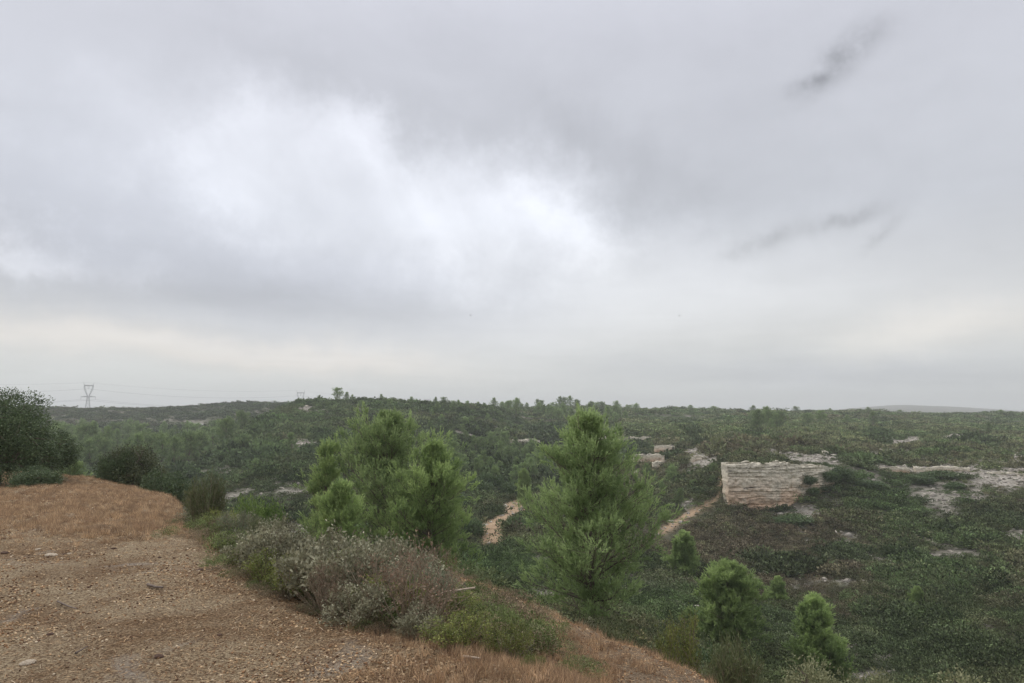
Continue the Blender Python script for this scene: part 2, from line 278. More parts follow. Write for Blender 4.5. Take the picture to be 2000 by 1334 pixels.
# ------------------------------------------------------------------ terrain
def ratio(x, y):
    v = (667 - y) / F; den = cos(PITCH) - sin(PITCH) * v
    return ((x - 1000) / F) / den, (sin(PITCH) + cos(PITCH) * v) / den
def to_px(X, Y, Z):
    Z = Z - EYE; f = Y * cos(PITCH) + Z * sin(PITCH); f = np.where(np.abs(f) < 1e-3, 1e-3, f)
    return 1000 + F * X / f, 667 - F * (-Y * sin(PITCH) + Z * cos(PITCH)) / f
def zc(v): return ('z', v)
FAR_L = [(620, zc(-6)), (900, zc(-14)), (1500, zc(-14)), (2600, 812), (6000, 812)]
def far(y=812): return [(620, zc(-6)), (900, zc(-14)), (1500, zc(-14)), (2600, y), (6000, y + 1)]
n0 = [(1, zc(0)), (4, zc(0))]
COLS = {
 -500: n0 + [(10, zc(.1)), (22, zc(-.4)), (32, zc(-.8)), (45, zc(-4)), (80, zc(-10)), (200, 880), (300, 855), (400, 820), (480, 797)],
 0:    n0 + [(10, zc(0)), (22, 950), (32, 921), (42, zc(-3.4)), (70, zc(-9)), (120, zc(-11.5)), (200, 882), (300, 857), (400, 822), (480, 798)],
 100:  n0 + [(10, zc(0)), (20, 952), (31, 921), (42, zc(-3.6)), (70, zc(-9.5)), (120, zc(-12)), (200, 885), (300, 858), (400, 822), (480, 798)],
 200:  n0 + [(10, zc(0)), (20, 956), (28, 934), (36, zc(-2.8)), (60, zc(-8)), (120, zc(-13)), (200, 892), (300, 860), (400, 820), (480, 796)],
 290:  n0 + [(10, zc(0)), (18, 972), (24, 948), (30, zc(-2.4)), (60, zc(-9)), (120, zc(-13)), (190, 905), (270, 872), (330, 848), (400, 822), (480, 794)],
 350:  n0 + [(10, zc(0)), (15, 990), (19, 964), (24, zc(-1.9)), (50, zc(-7.5)), (100, zc(-13)), (150, 930), (200, 905), (270, 872), (330, 842), (380, 830), (480, 793)],
 400:  n0 + [(8, zc(0)), (10, 1030), (14, zc(-.9)), (22, zc(-2.6)), (50, zc(-8.5)), (90, zc(-13)), (130, 960), (165, 915), (185, 895), (220, zc(-14)), (300, 866), (350, 832), (390, 824), (480, 791)],
 450:  n0 + [(7, zc(0)), (11, zc(-.25)), (15, zc(-1.2)), (25, zc(-4.2)), (50, zc(-9)), (88, zc(-12.9)), (120, 952), (160, 905), (205, 852), (240, zc(-10)), (300, zc(-12)), (350, 840), (480, 789)],
 500:  n0 + [(6.6, zc(0)), (10.5, zc(-.3)), (14, zc(-1.1)), (25, zc(-4.5)), (50, zc(-9)), (85, zc(-12.9)), (112, 948), (160, 895), (220, 822), (260, zc(-5)), (320, zc(-8)), (480, 787)],
 560:  n0 + [(6.2, zc(0)), (10, zc(-.45)), (14, zc(-1.5)), (25, zc(-4.7)), (50, zc(-9)), (85, zc(-13)), (105, 955), (113, 938), (160, 885), (215, 825), (255, 790), (300, zc(1)), (480, 790)],
 620:  n0 + [(5.8, zc(0)), (9.5, zc(-.5)), (14, zc(-1.7)), (25, zc(-4.8)), (50, zc(-9.2)), (85, zc(-13)), (105, 962), (113, 940), (160, 885), (215, 822), (262, 783), (330, zc(1)), (500, zc(-2))],
 700:  n0 + [(5.4, zc(0)), (7, zc(-.25)), (9.5, zc(-.65)), (14, zc(-1.9)), (30, zc(-5.5)), (50, zc(-9)), (85, zc(-13)), (110, 965), (160, 890), (215, 825), (268, 781), (330, zc(1)), (500, zc(-2))],
 800:  n0 + [(5.1, zc(0)), (7, zc(-.35)), (10, zc(-.7)), (12, zc(-.95)), (16, zc(-2.3)), (30, zc(-5.7)), (50, zc(-9.2)), (85, zc(-13.5)), (115, 970), (160, 897), (215, 832), (272, 787), (330, zc(0)), (500, zc(-3))],
 900:  n0 + [(5, zc(0)), (7, zc(-.38)), (9.2, zc(-.64)), (11.4, zc(-.83)), (14.5, zc(-2.1)), (30, zc(-6)), (55, zc(-10.5)), (80, zc(-13.4)), (115, 965), (160, 905), (215, 845), (275, 793), (330, zc(-1)), (500, zc(-3))],
 960:  n0 + [(4.8, zc(0)), (6.5, zc(-.38)), (8.2, zc(-.60)), (11.1, zc(-.91)), (14.5, zc(-2.2)), (30, zc(-6.4)), (55, zc(-11)), (75, zc(-13)), (90, 1015), (115, 975), (160, 920), (215, 868), (300, 797), (500, zc(-3))],
 1010: n0 + [(4.7, zc(0)), (6, zc(-.36)), (7.6, zc(-.56)), (10.4, zc(-.92)), (14.5, zc(-2.4)), (30, zc(-6.6)), (55, zc(-11)), (90, 1012), (115, 978), (150, 940), (190, 900), (229, 876), (234, 857), (280, 838), (360, 799), (500, 799)],
 1060: n0 + [(4.6, zc(0)), (5.8, zc(-.34)), (6.9, zc(-.49)), (9.9, zc(-.93)), (13.5, zc(-2.4)), (22, zc(-4.7)), (45, zc(-9.8)), (90, 1030), (150, 945), (190, 905), (240, 868), (245, 852), (300, 832), (420, 797)],
 1150: n0 + [(4.3, zc(0)), (6, zc(-.5)), (8.9, zc(-.91)), (13, zc(-2.5)), (22, zc(-4.8)), (45, zc(-10)), (70, zc(-13.5)), (100, 1025), (150, 945), (190, 905), (236, 872), (240, 853), (320, 822), (440, 795)],
 1250: n0 + [(5.2, zc(-.42)), (8, zc(-.86)), (12, zc(-2.6)), (22, zc(-5.6)), (45, zc(-11.2)), (60, zc(-13.4)), (90, 1060), (120, 985), (160, 925), (218, 872), (222, 855), (300, 827), (460, 799)],
 1350: n0 + [(4.6, zc(-.25)), (7.3, zc(-.86)), (11, zc(-2.6)), (18, zc(-4.9)), (40, zc(-11.3)), (56, zc(-13.6)), (75, 1120), (95, 1040), (115, 978), (145, 915), (190, 868), (230, 848), (300, 828), (480, 801)],
 1400: n0 + [(4.4, zc(-.3)), (6.8, zc(-.83)), (10, zc(-2.5)), (18, zc(-5.2)), (40, zc(-11.7)), (54, zc(-14)), (72, 1140), (95, 1048), (112, 985), (125, 930), (150, 888), (200, 856), (300, 830), (480, 802)],
 1425: n0 + [(4.3, zc(-.3)), (5.3, zc(-.6)), (6.3, zc(-.85)), (10, zc(-2.7)), (18, zc(-5.3)), (40, zc(-11.9)), (54, zc(-14.2)), (72, 1150), (95, 1055), (113, 987), (116, 908), (150, 884), (200, 856), (300, 830), (480, 802)],
 1500: n0 + [(4.2, zc(-.3)), (5.2, zc(-.7)), (6, zc(-.95)), (10, zc(-3)), (18, zc(-5.8)), (40, zc(-12.5)), (52, zc(-14.8)), (72, 1170), (95, 1065), (113, 990), (117, 905), (150, 882), (200, 854), (300, 832), (480, 804)],
 1580: n0 + [(4, zc(-.3)), (5, zc(-.8)), (6, zc(-1.1)), (10, zc(-3.3)), (18, zc(-6.3)), (40, zc(-13)), (52, zc(-15.6)), (72, 1170), (95, 1070), (115, 962), (120, 905), (150, 882), (200, 854), (300, 832), (480, 804)],
 1650: n0 + [(4, zc(-.4)), (6, zc(-1.3)), (10, zc(-3.4)), (18, zc(-6.6)), (40, zc(-13.3)), (50, zc(-15.8)), (70, 1185), (95, 1060), (110, 995), (124, 912), (150, 890), (200, 856), (300, 833), (470, 804)],
 1760: n0 + [(4, zc(-.5)), (6, zc(-1.5)), (10, zc(-3.6)), (18, zc(-7)), (40, zc(-13.6)), (50, zc(-15.8)), (65, 1215), (80, 1140), (100, 1045), (115, 975), (130, 922), (155, 893), (200, 866), (240, 854), (300, 836), (470, 806)],
 1880: n0 + [(4, zc(-.6)), (6, zc(-1.7)), (10, zc(-4)), (18, zc(-7.4)), (40, zc(-14)), (48, zc(-15.8)), (65, 1210), (80, 1130), (100, 1040), (118, 960), (132, 915), (160, 888), (210, 866), (250, 850), (300, 838), (470, 808)],
 2000: n0 + [(4, zc(-.7)), (6, zc(-1.9)), (10, zc(-4.3)), (18, zc(-7.8)), (40, zc(-14.3)), (48, zc(-15.9)), (65, 1200), (80, 1120), (100, 1030), (118, 955), (134, 918), (160, 895), (210, 872), (300, 842), (480, 810)],
 2500: n0 + [(4, zc(-.9)), (6, zc(-2.1)), (10, zc(-4.5)), (18, zc(-8)), (40, zc(-14.5)), (48, zc(-16)), (65, 1180), (80, 1100), (100, 1020), (118, 955), (134, 925), (160, 905), (210, 880), (300, 850), (480, 812)],
}
FARY = {1600: 806, 1650: 799, 1760: 791, 1880: 795, 2000: 803}
LY = np.linspace(0, math.log(6000), 1400)
_cx = sorted(COLS); _u = []; _Z = []
for cx in _cx:
    ent = COLS[cx] + far(FARY.get(cx, 812))
    ys, zs = [], []
    for (Y, q) in ent:
        z = q[1] if isinstance(q, tuple) else EYE + ratio(cx, q)[1] * Y
        ys.append(math.log(Y)); zs.append(z)
    _u.append(ratio(cx, 920)[0]); _Z.append(np.interp(LY, ys, zs))
_u = np.array(_u); _Z = np.array(_Z)
UU = np.linspace(_u[0], _u[-1], 900)
TAB = np.empty((900, 1400))
for j in range(1400): TAB[:, j] = np.interp(UU, _u, _Z[:, j])
def blur(A, sig, axis):
    r = int(3 * sig) + 1; k = np.exp(-.5 * (np.arange(-r, r + 1) / sig) ** 2); k /= k.sum()
    Ap = np.pad(A, [(r, r) if a == axis else (0, 0) for a in range(2)], mode='edge'); o = 0
    for i, w in enumerate(k): o = o + w * (Ap[i:i + A.shape[0]] if axis == 0 else Ap[:, i:i + A.shape[1]])
    return o
TAB = blur(blur(TAB, 2.6, 1), 5, 0)
def base_z(X, Y):
    X = np.asarray(X, float); Y = np.asarray(Y, float)
    azm = np.arctan2(X, Y); r = np.hypot(X, Y); a = np.clip(azm, math.atan(_u[0]) + .001, math.atan(_u[-1]) - .001)
    u = np.tan(a); Ye = np.maximum(r * np.cos(a), 1.001)
    fi = np.clip((u - UU[0]) / (UU[1] - UU[0]), 0, 898.999); fj = np.clip(np.log(Ye) / LY[-1] * 1399, 0, 1398.999)
    i = fi.astype(int); j = fj.astype(int); fi = fi - i; fj = fj - j
    z = TAB[i, j] * (1 - fi) * (1 - fj) + TAB[i + 1, j] * fi * (1 - fj) + TAB[i, j + 1] * (1 - fi) * fj + TAB[i + 1, j + 1] * fi * fj
    back = sstep(.95, 1.7, np.abs(azm)); return z * (1 - back) + back * (-.01 * r)
def H(X, Y):
    X = np.asarray(X, float); Y = np.asarray(Y, float); r = np.hypot(X, Y); z = base_z(X, Y)
    f1 = sstep(25, 130, r); f2 = 1 + sstep(200, 500, r) * 1.2
    z = z + fbm(X / 38, Y / 38, 3, 3) * 2.4 * f1 * f2 + fbm(X / 9, Y / 9, 3, 9) * .9 * f1 * (1 - sstep(700, 900, r))
    z = z + fbm(X / 2.6, Y / 2.6, 3, 15) * .22 * sstep(8, 14, r) * (1 - f1) + fbm(X / .9, Y / .9, 4, 21) * .07 * (1 - sstep(30, 60, r))
    return z
def hit(px, py, y0=3.5):
    u, rt = ratio(px, py); Ys = np.exp(np.linspace(math.log(y0), math.log(900), 3000)); zr = EYE + rt * Ys
    k = np.nonzero(H(u * Ys, Ys) >= zr)[0]
    Y = Ys[k[0]] if len(k) else 450.
    return np.array([u * Y, Y, float(H(u * Y, Y))])
def at_depth(px, Y, py=1000):
    u, _ = ratio(px, py); return np.array([u * Y, Y, float(H(u * Y, Y))])

def in_poly(px, py, poly):
    px = np.asarray(px); c = np.zeros(px.shape, bool); n = len(poly)
    for i in range(n):
        x0, y0 = poly[i]; x1, y1 = poly[(i + 1) % n]
        if y0 == y1: continue
        cond = ((y0 > py) != (y1 > py)) & (px < (x1 - x0) * (py - y0) / (y1 - y0) + x0); c ^= cond
    return c
FIELD = [(-1500, 900), (0, 900), (100, 916), (200, 930), (300, 948), (362, 962), (374, 1000), (388, 1035), (430, 1078), (480, 1115), (560, 1157), (640, 1192), (700, 1216), (780, 1240), (860, 1252), (960, 1262), (1060, 1296), (1150, 1340), (1400, 2500), (-1500, 2500)]
PATH = [(838, 1096), (930, 1120), (1000, 1150), (1100, 1190), (1200, 1232), (1320, 1282), (1450, 1340), (1700, 1450), (1900, 1600), (1500, 1700), (1120, 1345), (1080, 1300), (1040, 1240), (1000, 1205), (900, 1155), (845, 1122)]
CLEAR = [(926, 1060), (945, 1018), (985, 1002), (975, 990), (1000, 978), (1032, 972), (1034, 998), (1000, 1008), (985, 1030), (994, 1068)]
TRAIL = [(1415, 880), (1408, 900), (1406, 925), (1411, 948), (1400, 972), (1372, 990), (1342, 1008), (1308, 1028), (1280, 1042)]
BARE = [(1880, 921, 130, 9, 1), (1965, 938, 50, 16, 1), (1760, 915, 50, 5, .9), (1590, 893, 50, 5, .7), (1850, 975, 60, 18, .75), (1815, 955, 50, 10, .6), (1300, 876, 22, 5, .9), (1268, 893, 33, 6, 1), (1365, 896, 26, 8, .9),
        (1348, 884, 12, 5, .8), (585, 864, 26, 4, .6), (572, 878, 8, 10, .9), (1548, 1004, 50, 6, .8), (1660, 1046, 24, 5, .8), (1640, 1062, 30, 4, .7), (1725, 1004, 14, 5, .8), (1872, 851, 22, 3, .9), (1785, 858, 14, 4, .8),
        (1760, 864, 20, 2.5, .9), (1990, 894, 14, 7, .9), (1940, 874, 30, 4, .5), (620, 935, 120, 3, .35), (560, 962, 90, 18, .28), (1930, 1222, 14, 8, .5), (1715, 1283, 30, 8, .6), (1655, 1275, 25, 10, .6), (440, 924, 50, 7, .35),
        (1690, 1030, 12, 4, .6), (1540, 890, 40, 6, .6), (1180, 860, 60, 5, .6), (1640, 900, 40, 6, .35), (1560, 880, 60, 4, .5), (1700, 890, 24, 5, .6), (1900, 905, 90, 6, .5), (1320, 905, 30, 5, .5), (1240, 905, 14, 5, .6), (600, 795, 18, 3, .5), (380, 824, 18, 3, .6),
        (1510, 985, 30, 6, .5), (1850, 1005, 60, 8, .4), (1230, 1130, 24, 6, .6)]
LEDGES = [(1280, 1320, 871, 879, 185, 'pale flat outcrop on the brown slope above the ledge pair'), (1238, 1300, 889, 898, 160, 'long pale ledge on the brown slope right of the tallest pine'), (1350, 1388, 893, 902, 148, 'stony ledge left of the cliff top'),
                               (1535, 1612, 888, 897, 138, 'flat pale ledge lying just above the cliff top'), (1612, 1622, 884, 892, 138, 'single upright boulder at the right end of the ledge above the cliff'), (1725, 1780, 913, 918, 128, 'low ledge at the left end of the rock terraces'),
                               (1790, 1900, 914, 920, 129, 'long stepped rock terrace on the right hillside'), (1905, 2010, 924, 936, 128, 'broad pale rock terrace at the right edge of the picture'), (1735, 1772, 862.5, 865.5, 250, 'thin pale ledge line on the plateau'),
                               (1780, 1796, 854, 861, 252, 'pale boulder beside the thin ledge line on the plateau'), (1850, 1885, 848, 853, 262, 'broken pale ledge further right on the plateau'), (1975, 1995, 889, 899, 165, 'blocky pale rock near the right edge above the terraces'),
                               (1735, 1745, 857, 860, 252, 'small rounded pale rock left of the boulder on the plateau'), (1240, 1250, 921, 926, 150, 'small pale rock just right of the tallest pine'), (1276, 1298, 903, 908, 152, 'lower short ledge of the pair on the brown slope'), (565, 612, 858, 862, 178, 'pale ledge on the face of the rounded hill'),
                               (590, 602, 793, 796, 250, 'white rock near the crest of the rounded hill')]
for (x0_, x1_, yt_, yb_, Y_, _l) in LEDGES: BARE.append(((x0_ + x1_) / 2, yb_ + 2.5, (x1_ - x0_) * .55 + 3, 5.5, 1))
BARE += [(1500, 990, 95, 5, .5), (1900, 950, 90, 12, .55), (1700, 945, 20, 8, .5), (1450, 885, 25, 4, .5)]
def masks(X, Y, Z):
    px, py = to_px(X, Y, Z); fwd = Y > .5
    jx = fbm(X * 1.3, Y * 1.3, 3, 31) * 26; jy = fbm(X * 1.3, Y * 1.3, 3, 41) * 16; near = Y < 45
    jj = np.where(Y > 15, .35, 1.)
    field = in_poly(px + jx, py + jy, FIELD) & near; path = in_poly(px + jx * .6, py + jy * .6, PATH) & near & (Y < 16)
    field = field | (~fwd) | ((Y < 3.2) & (px < 1150))
    clear = in_poly(px + jx * .2, py + jy * .2, CLEAR) & (Y > 50) & (Y < 130)
    tr = np.full(np.shape(px), 1e9)
    for (a, b) in zip(TRAIL[:-1], TRAIL[1:]):
        a, b = np.array(a, float), np.array(b, float); d = b - a; t = np.clip(((px - a[0]) * d[0] + (py - a[1]) * d[1]) / (d @ d), 0, 1)
        tr = np.minimum(tr, np.hypot(px - a[0] - t * d[0], (py - a[1] - t * d[1]) * 1.3))
    wtr = np.where((px > 1400) & (py < 975), 4.5, 7.5)
    trail = (tr < wtr + fbm(X, Y, 2, 51) * 6) & (Y > 60) & (Y < 170)
    bare = np.zeros(np.shape(px))
    nx = fbm(X / 4.5, Y / 4.5, 3, 61); nx2 = fbm(X / 1.2, Y / 1.2, 3, 66)
    for (cx, cy, rx, ry, a) in BARE:
        d = ((px - cx) / rx) ** 2 + ((py - cy) / ry) ** 2
        bare = np.maximum(bare, a * np.clip(1.55 - d * .85 + nx * 3.0 + nx2 * 2.6, 0, 1) * (d < 4))
    bare = np.where(Y > 40, bare, 0)
    gen = fbm(X / 6, Y / 6, 4, 71)                         # scattered limestone showing through everywhere
    bare = np.maximum(bare, np.clip((gen - .155) * 9, 0, 1) * (Y > 45) * .8)
    return field.astype(float), path.astype(float), np.maximum(clear, trail).astype(float), bare, px, py

# polar sheet, fine in front of the camera, coarse behind, out to six kilometres
azs = np.concatenate([np.linspace(-.92, .92, 760), np.linspace(.92, 2 * pi - .92, 60)[1:]])
rs = np.concatenate([[0.0], np.exp(np.linspace(math.log(1.2), math.log(5800), 640))])
# finer rings where the hills rise
A, RR = np.meshgrid(azs[:-1], rs, indexing='ij'); GX, GY = RR * np.sin(A), RR * np.cos(A); GZ = H(GX, GY)
na, nr = GX.shape
ii = np.arange(na)[:, None]; jj = np.arange(nr - 1)[None]; i2 = (ii + 1) % na
Q = np.stack([ii * nr + jj + 0 * ii, ii * nr + jj + 1, i2 * nr + jj + 1, i2 * nr + jj], -1).reshape(-1, 4)
fm, pm, cm, bm, gpx, gpy = masks(GX.ravel(), GY.ravel(), GZ.ravel())
def blur_mask(a):
    a = a.reshape(na, nr); return blur(blur(a, .8, 0), .8, 1).ravel()
V = np.stack([GX, GY, GZ], -1).reshape(-1, 3)

def ground_mat():
    mt = new_mat('garrigue_ground'); g = NT(mt)
    pos = g.n('ShaderNodeNewGeometry').outputs['Position']
    field, path, soil, bare = [g.attr(k) for k in ('field', 'path', 'soil', 'bare')]
    fine = g.noise(pos, 55, 4, .75); mid = g.noise(pos, 9, 4, .6); big = g.noise(pos, 1.1, 4, .6, .6); huge = g.noise(pos, .12, 4, .6)
    # field: reddish soil with tan mulch and chalky patches
    fcol = g.ramp(fine, [(.34, (.065, .040, .023)), (.43, (.22, .148, .085)), (.52, (.44, .33, .20)), (.62, (.64, .51, .345))])
    fcol = g.mix(g.ramp(big, [(.42, (0, 0, 0)), (.62, (1, 1, 1))]), fcol, g.mix(1.0, fcol, (.62, .52, .43), 'MULTIPLY'))
    ch = g.noise(pos, .8, 5, .65, 1.0)
    fcol = g.mix(g.mth('MULTIPLY', g.mth('SUBTRACT', ch, .57, clamp=True), 5.0, clamp=True), fcol, g.ramp(fine, [(.3, (.30, .26, .22)), (.7, (.68, .62, .54))]))
    pcol = g.ramp(fine, [(.30, (.06, .038, .022)), (.46, (.20, .138, .085)), (.58, (.40, .30, .195)), (.72, (.52, .415, .285))])
    scol = g.ramp(g.noise(pos, 1.4, 4, .6), [(.3, (.30, .20, .12)), (.7, (.50, .36, .24))])
    rock = g.ramp(g.noise(pos, 1.2, 6, .75), [(.30, (.13, .115, .095)), (.5, (.36, .33, .285)), (.68, (.55, .51, .45))])
    veg = g.ramp(g.noise(pos, 1.6, 5, .7), [(.3, (.045, .050, .030)), (.55, (.090, .098, .056)), (.75, (.20, .18, .125))])  # dark soil tone painted so gaps between shrubs look shaded
    veg = g.mix(g.ramp(huge, [(.4, (0, 0, 0)), (.65, (1, 1, 1))]), veg, g.ramp(mid, [(.3, (.05, .045, .030)), (.7, (.11, .095, .066))]))
    c = g.mix(bare, veg, rock); c = g.mix(soil, c, scol); c = g.mix(path, c, pcol); c = g.mix(field, c, fcol)
    b = g.bump(g.mth('ADD', fine, g.mth('MULTIPLY', mid, 1.5)), 1.0, .05)
    g.diff(c, 0, b, .95); return mt
M['ground'] = ground_mat()
me = mesh_np('ground', V, Q, mats=[M['ground']], attrs={'field': blur_mask(fm), 'path': blur_mask(pm), 'soil': blur_mask(cm), 'bare': blur_mask(bm)}, smooth=True)
link('ground', me, kind='structure')
print('terrain', time.time() - T0)

# ------------------------------------------------------------------ haze
hb = 3000
hv = np.array([(x, y, z) for x in (-hb * 2.05, hb * 2.05) for y in (-hb * 2.05, hb * 2.05) for z in (-60, 75)], float)
hq = [(0, 1, 3, 2), (4, 6, 7, 5), (0, 4, 5, 1), (2, 3, 7, 6), (0, 2, 6, 4), (1, 5, 7, 3)]
hm = bpy.data.materials.new('haze_air'); hm.use_nodes = True; hm.node_tree.nodes.clear()
vp = hm.node_tree.nodes.new('ShaderNodeVolumePrincipled'); vo = hm.node_tree.nodes.new('ShaderNodeOutputMaterial')
vp.inputs['Color'].default_value = (.94, .96, .98, 1); vp.inputs['Density'].default_value = 0.00040; vp.inputs['Anisotropy'].default_value = 0.2
hm.node_tree.links.new(vp.outputs[0], vo.inputs['Volume'])
link('haze', mesh_np('haze', hv, hq, mats=[hm]), kind='stuff')

# ------------------------------------------------------------------ instanced ground cover
def scatter(name, P, scl, rot, var, tint, protos, kind='stuff', label=None, cat=None):
    me = mesh_np(name, P, attrs={'scl': scl.astype(float), 'rot': rot, 'var': var.astype(int), 'tint': tint})
    o = link(name, me, kind=kind)
    c = bpy.data.collections.new(name + '_kinds')
    for p in protos: c.objects.link(p)
    ng = bpy.data.node_groups.new(name, 'GeometryNodeTree')
    ng.interface.new_socket('Geometry', in_out='INPUT', socket_type='NodeSocketGeometry'); ng.interface.new_socket('Geometry', in_out='OUTPUT', socket_type='NodeSocketGeometry')
    gi = ng.nodes.new('NodeGroupInput'); go = ng.nodes.new('NodeGroupOutput'); ip = ng.nodes.new('GeometryNodeInstanceOnPoints')
    ci = ng.nodes.new('GeometryNodeCollectionInfo'); ci.inputs['Collection'].default_value = c; ci.inputs['Separate Children'].default_value = True; ci.inputs['Reset Children'].default_value = True
    def na(t, nm):
        x = ng.nodes.new('GeometryNodeInputNamedAttribute'); x.data_type = t; x.inputs['Name'].default_value = nm; return x.outputs['Attribute']
    lk = ng.links.new
    lk(gi.outputs[0], ip.inputs['Points']); lk(ci.outputs[0], ip.inputs['Instance']); ip.inputs['Pick Instance'].default_value = True
    lk(na('INT', 'var'), ip.inputs['Instance Index']); lk(na('FLOAT_VECTOR', 'rot'), ip.inputs['Rotation']); lk(na('FLOAT_VECTOR' if scl.ndim == 2 else 'FLOAT', 'scl'), ip.inputs['Scale'])
    lk(ip.outputs[0], go.inputs[0])
    md = o.modifiers.new('scatter', 'NODES'); md.node_group = ng
    return o
def proto(name, me): return bpy.data.objects.new(name, me)

def scrub_proto(name, nleaf, size, seed, mat, lumps=7, flat=.6, tw=.2):
    rg = np.random.default_rng(seed)
    lc = np.stack([rg.normal(0, .42, lumps), rg.normal(0, .42, lumps), rg.uniform(.1, .45, lumps) * flat / .6], 1); lr = rg.uniform(.30, .52, lumps)
    k = rg.integers(0, lumps, nleaf); d = norm(rg.normal(size=(nleaf, 3))); d[:, 2] = np.abs(d[:, 2]) * 1.0 - .12
    rad = rg.uniform(.72, 1.08, nleaf)
    P = lc[k] + d * (lr[k] * rad)[:, None] * np.array([1, 1, flat + .25])
    P[:, 2] = np.maximum(P[:, 2], -.05)
    D = norm(d + rg.normal(0, .55, (nleaf, 3)) + [0, 0, .45])
    tone = np.clip(rg.normal(.45, tw, nleaf) + (rg.random(lumps) * .4 - .2)[k], 0, 1)
    V, Q, t = leafs(P, D, size * rg.uniform(.7, 1.4, nleaf), size * .62 * rg.uniform(.7, 1.3, nleaf), tone)
    return proto(name, mesh_np(name, V, Q, mats=[mat], attrs={'tone': t}))

def rnd_in_view(n, y0, y1, u0=-.80, u1=.80, p=1.0):
    """points spread evenly over the ground in front, between two depths"""
    t = RNG.random(n); Y = np.sqrt(y0 ** 2 + t * (y1 ** 2 - y0 ** 2)) if p == 1 else (y0 ** (2 - p) + t * (y1 ** (2 - p) - y0 ** (2 - p))) ** (1 / (2 - p))
    u = RNG.uniform(u0, u1, n); return u * Y, Y
_rt = (TAB - EYE) / np.exp(LY)[None]; VIS = np.maximum.accumulate(_rt, 1)
def visible(X, Y, Z, top):
    fi = np.clip(((X / Y) - UU[0]) / (UU[1] - UU[0]), 0, 899).astype(int); fj = np.clip(np.log(Y) / LY[-1] * 1399 - 6, 0, 1399).astype(int)
    return (Z + top - EYE) / Y > VIS[fi, fj] - .004

def g2(px, py, cx, cy, rx, ry): return np.exp(-(((px - cx) / rx) ** 2 + ((py - cy) / ry) ** 2))
def thick(X, Y):
    Y = np.asarray(Y); k = 1 + sstep(120, 320, Y) * .8; return sstep(.16, .24, fbm(X / (6.5 * k), Y / (6.5 * k), 3, 181)) * (Y > 40) * .85
def scrub_tint(X, Y, px, py, n):
    dark = np.array([.080, .110, .050]); green = np.array([.105, .158, .060]); olive = np.array([.205, .225, .105]); brown = np.array([.150, .122, .082]); grey = np.array([.27, .27, .19])
    a = fbm(X / 7, Y / 7, 4, 81); b = fbm(X / 20, Y / 20, 3, 91)
    wg = .25 + .9 * g2(px, py, 1830, 1110, 150, 110) + .5 * g2(px, py, 1560, 985, 120, 22) + .4 * (py < 860) * (px > 1050) + .3 * g2(px, py, 1180, 1000, 300, 60) + .25 * (px < 1000) + a * 2.2
    wb = .26 + 1.25 * g2(px, py, 1450, 1080, 210, 90) + .55 * g2(px, py, 1500, 870, 260, 25) + .5 * g2(px, py, 1620, 1120, 90, 100) + .3 * g2(px, py, 1980, 1180, 90, 150) + b * 1.8
    wd = .35 + .5 * (px < 1000) + .5 * g2(px, py, 1950, 1300, 160, 60) + .5 * g2(px, py, 1500, 990, 150, 15) - a
    wo = .30 + .5 * g2(px, py, 1500, 845, 500, 25) + b
    wr = .08 + .25 * g2(px, py, 1380, 1130, 200, 60) + 0 * a
    Wt = np.clip(np.stack([wd, wg, wo, wb, wr], 1), .02, None) ** 2 * RNG.gamma(1.6, 1, (n, 5)); Wt /= Wt.sum(1, keepdims=True)
    c = Wt @ np.stack([dark, green, olive, brown, grey]); th = thick(X, Y)[:, None]; c = c * (1 - th) + th * np.array([.062, .090, .038]); c = c * np.where((Y > 290) & (px < 620), .66, 1.)[:, None]; c = c * (1 + .18 * g2(px, py, 520, 850, 90, 60) - .2 * g2(px, py, 900, 850, 120, 60) - .22 * g2(px, py, 1030, 930, 90, 60))[:, None]; nr_ = (1 - sstep(25, 60, Y))[:, None] * .75 * RNG.random((n, 1)) ** .6; c = c * (1 - nr_) + nr_ * np.array([.155, .158, .085]) * np.where(RNG.random((n, 1)) < .3, [[1.1, .85, .8]], [[1., 1.05, .9]]); c = c * RNG.uniform(.62, 1.42, (n, 1)) * (1.12 + .20 * sstep(100, 200, Y))[:, None]  # far ridge, hill flanks and ravine: relief shading painted into the tint
    return c

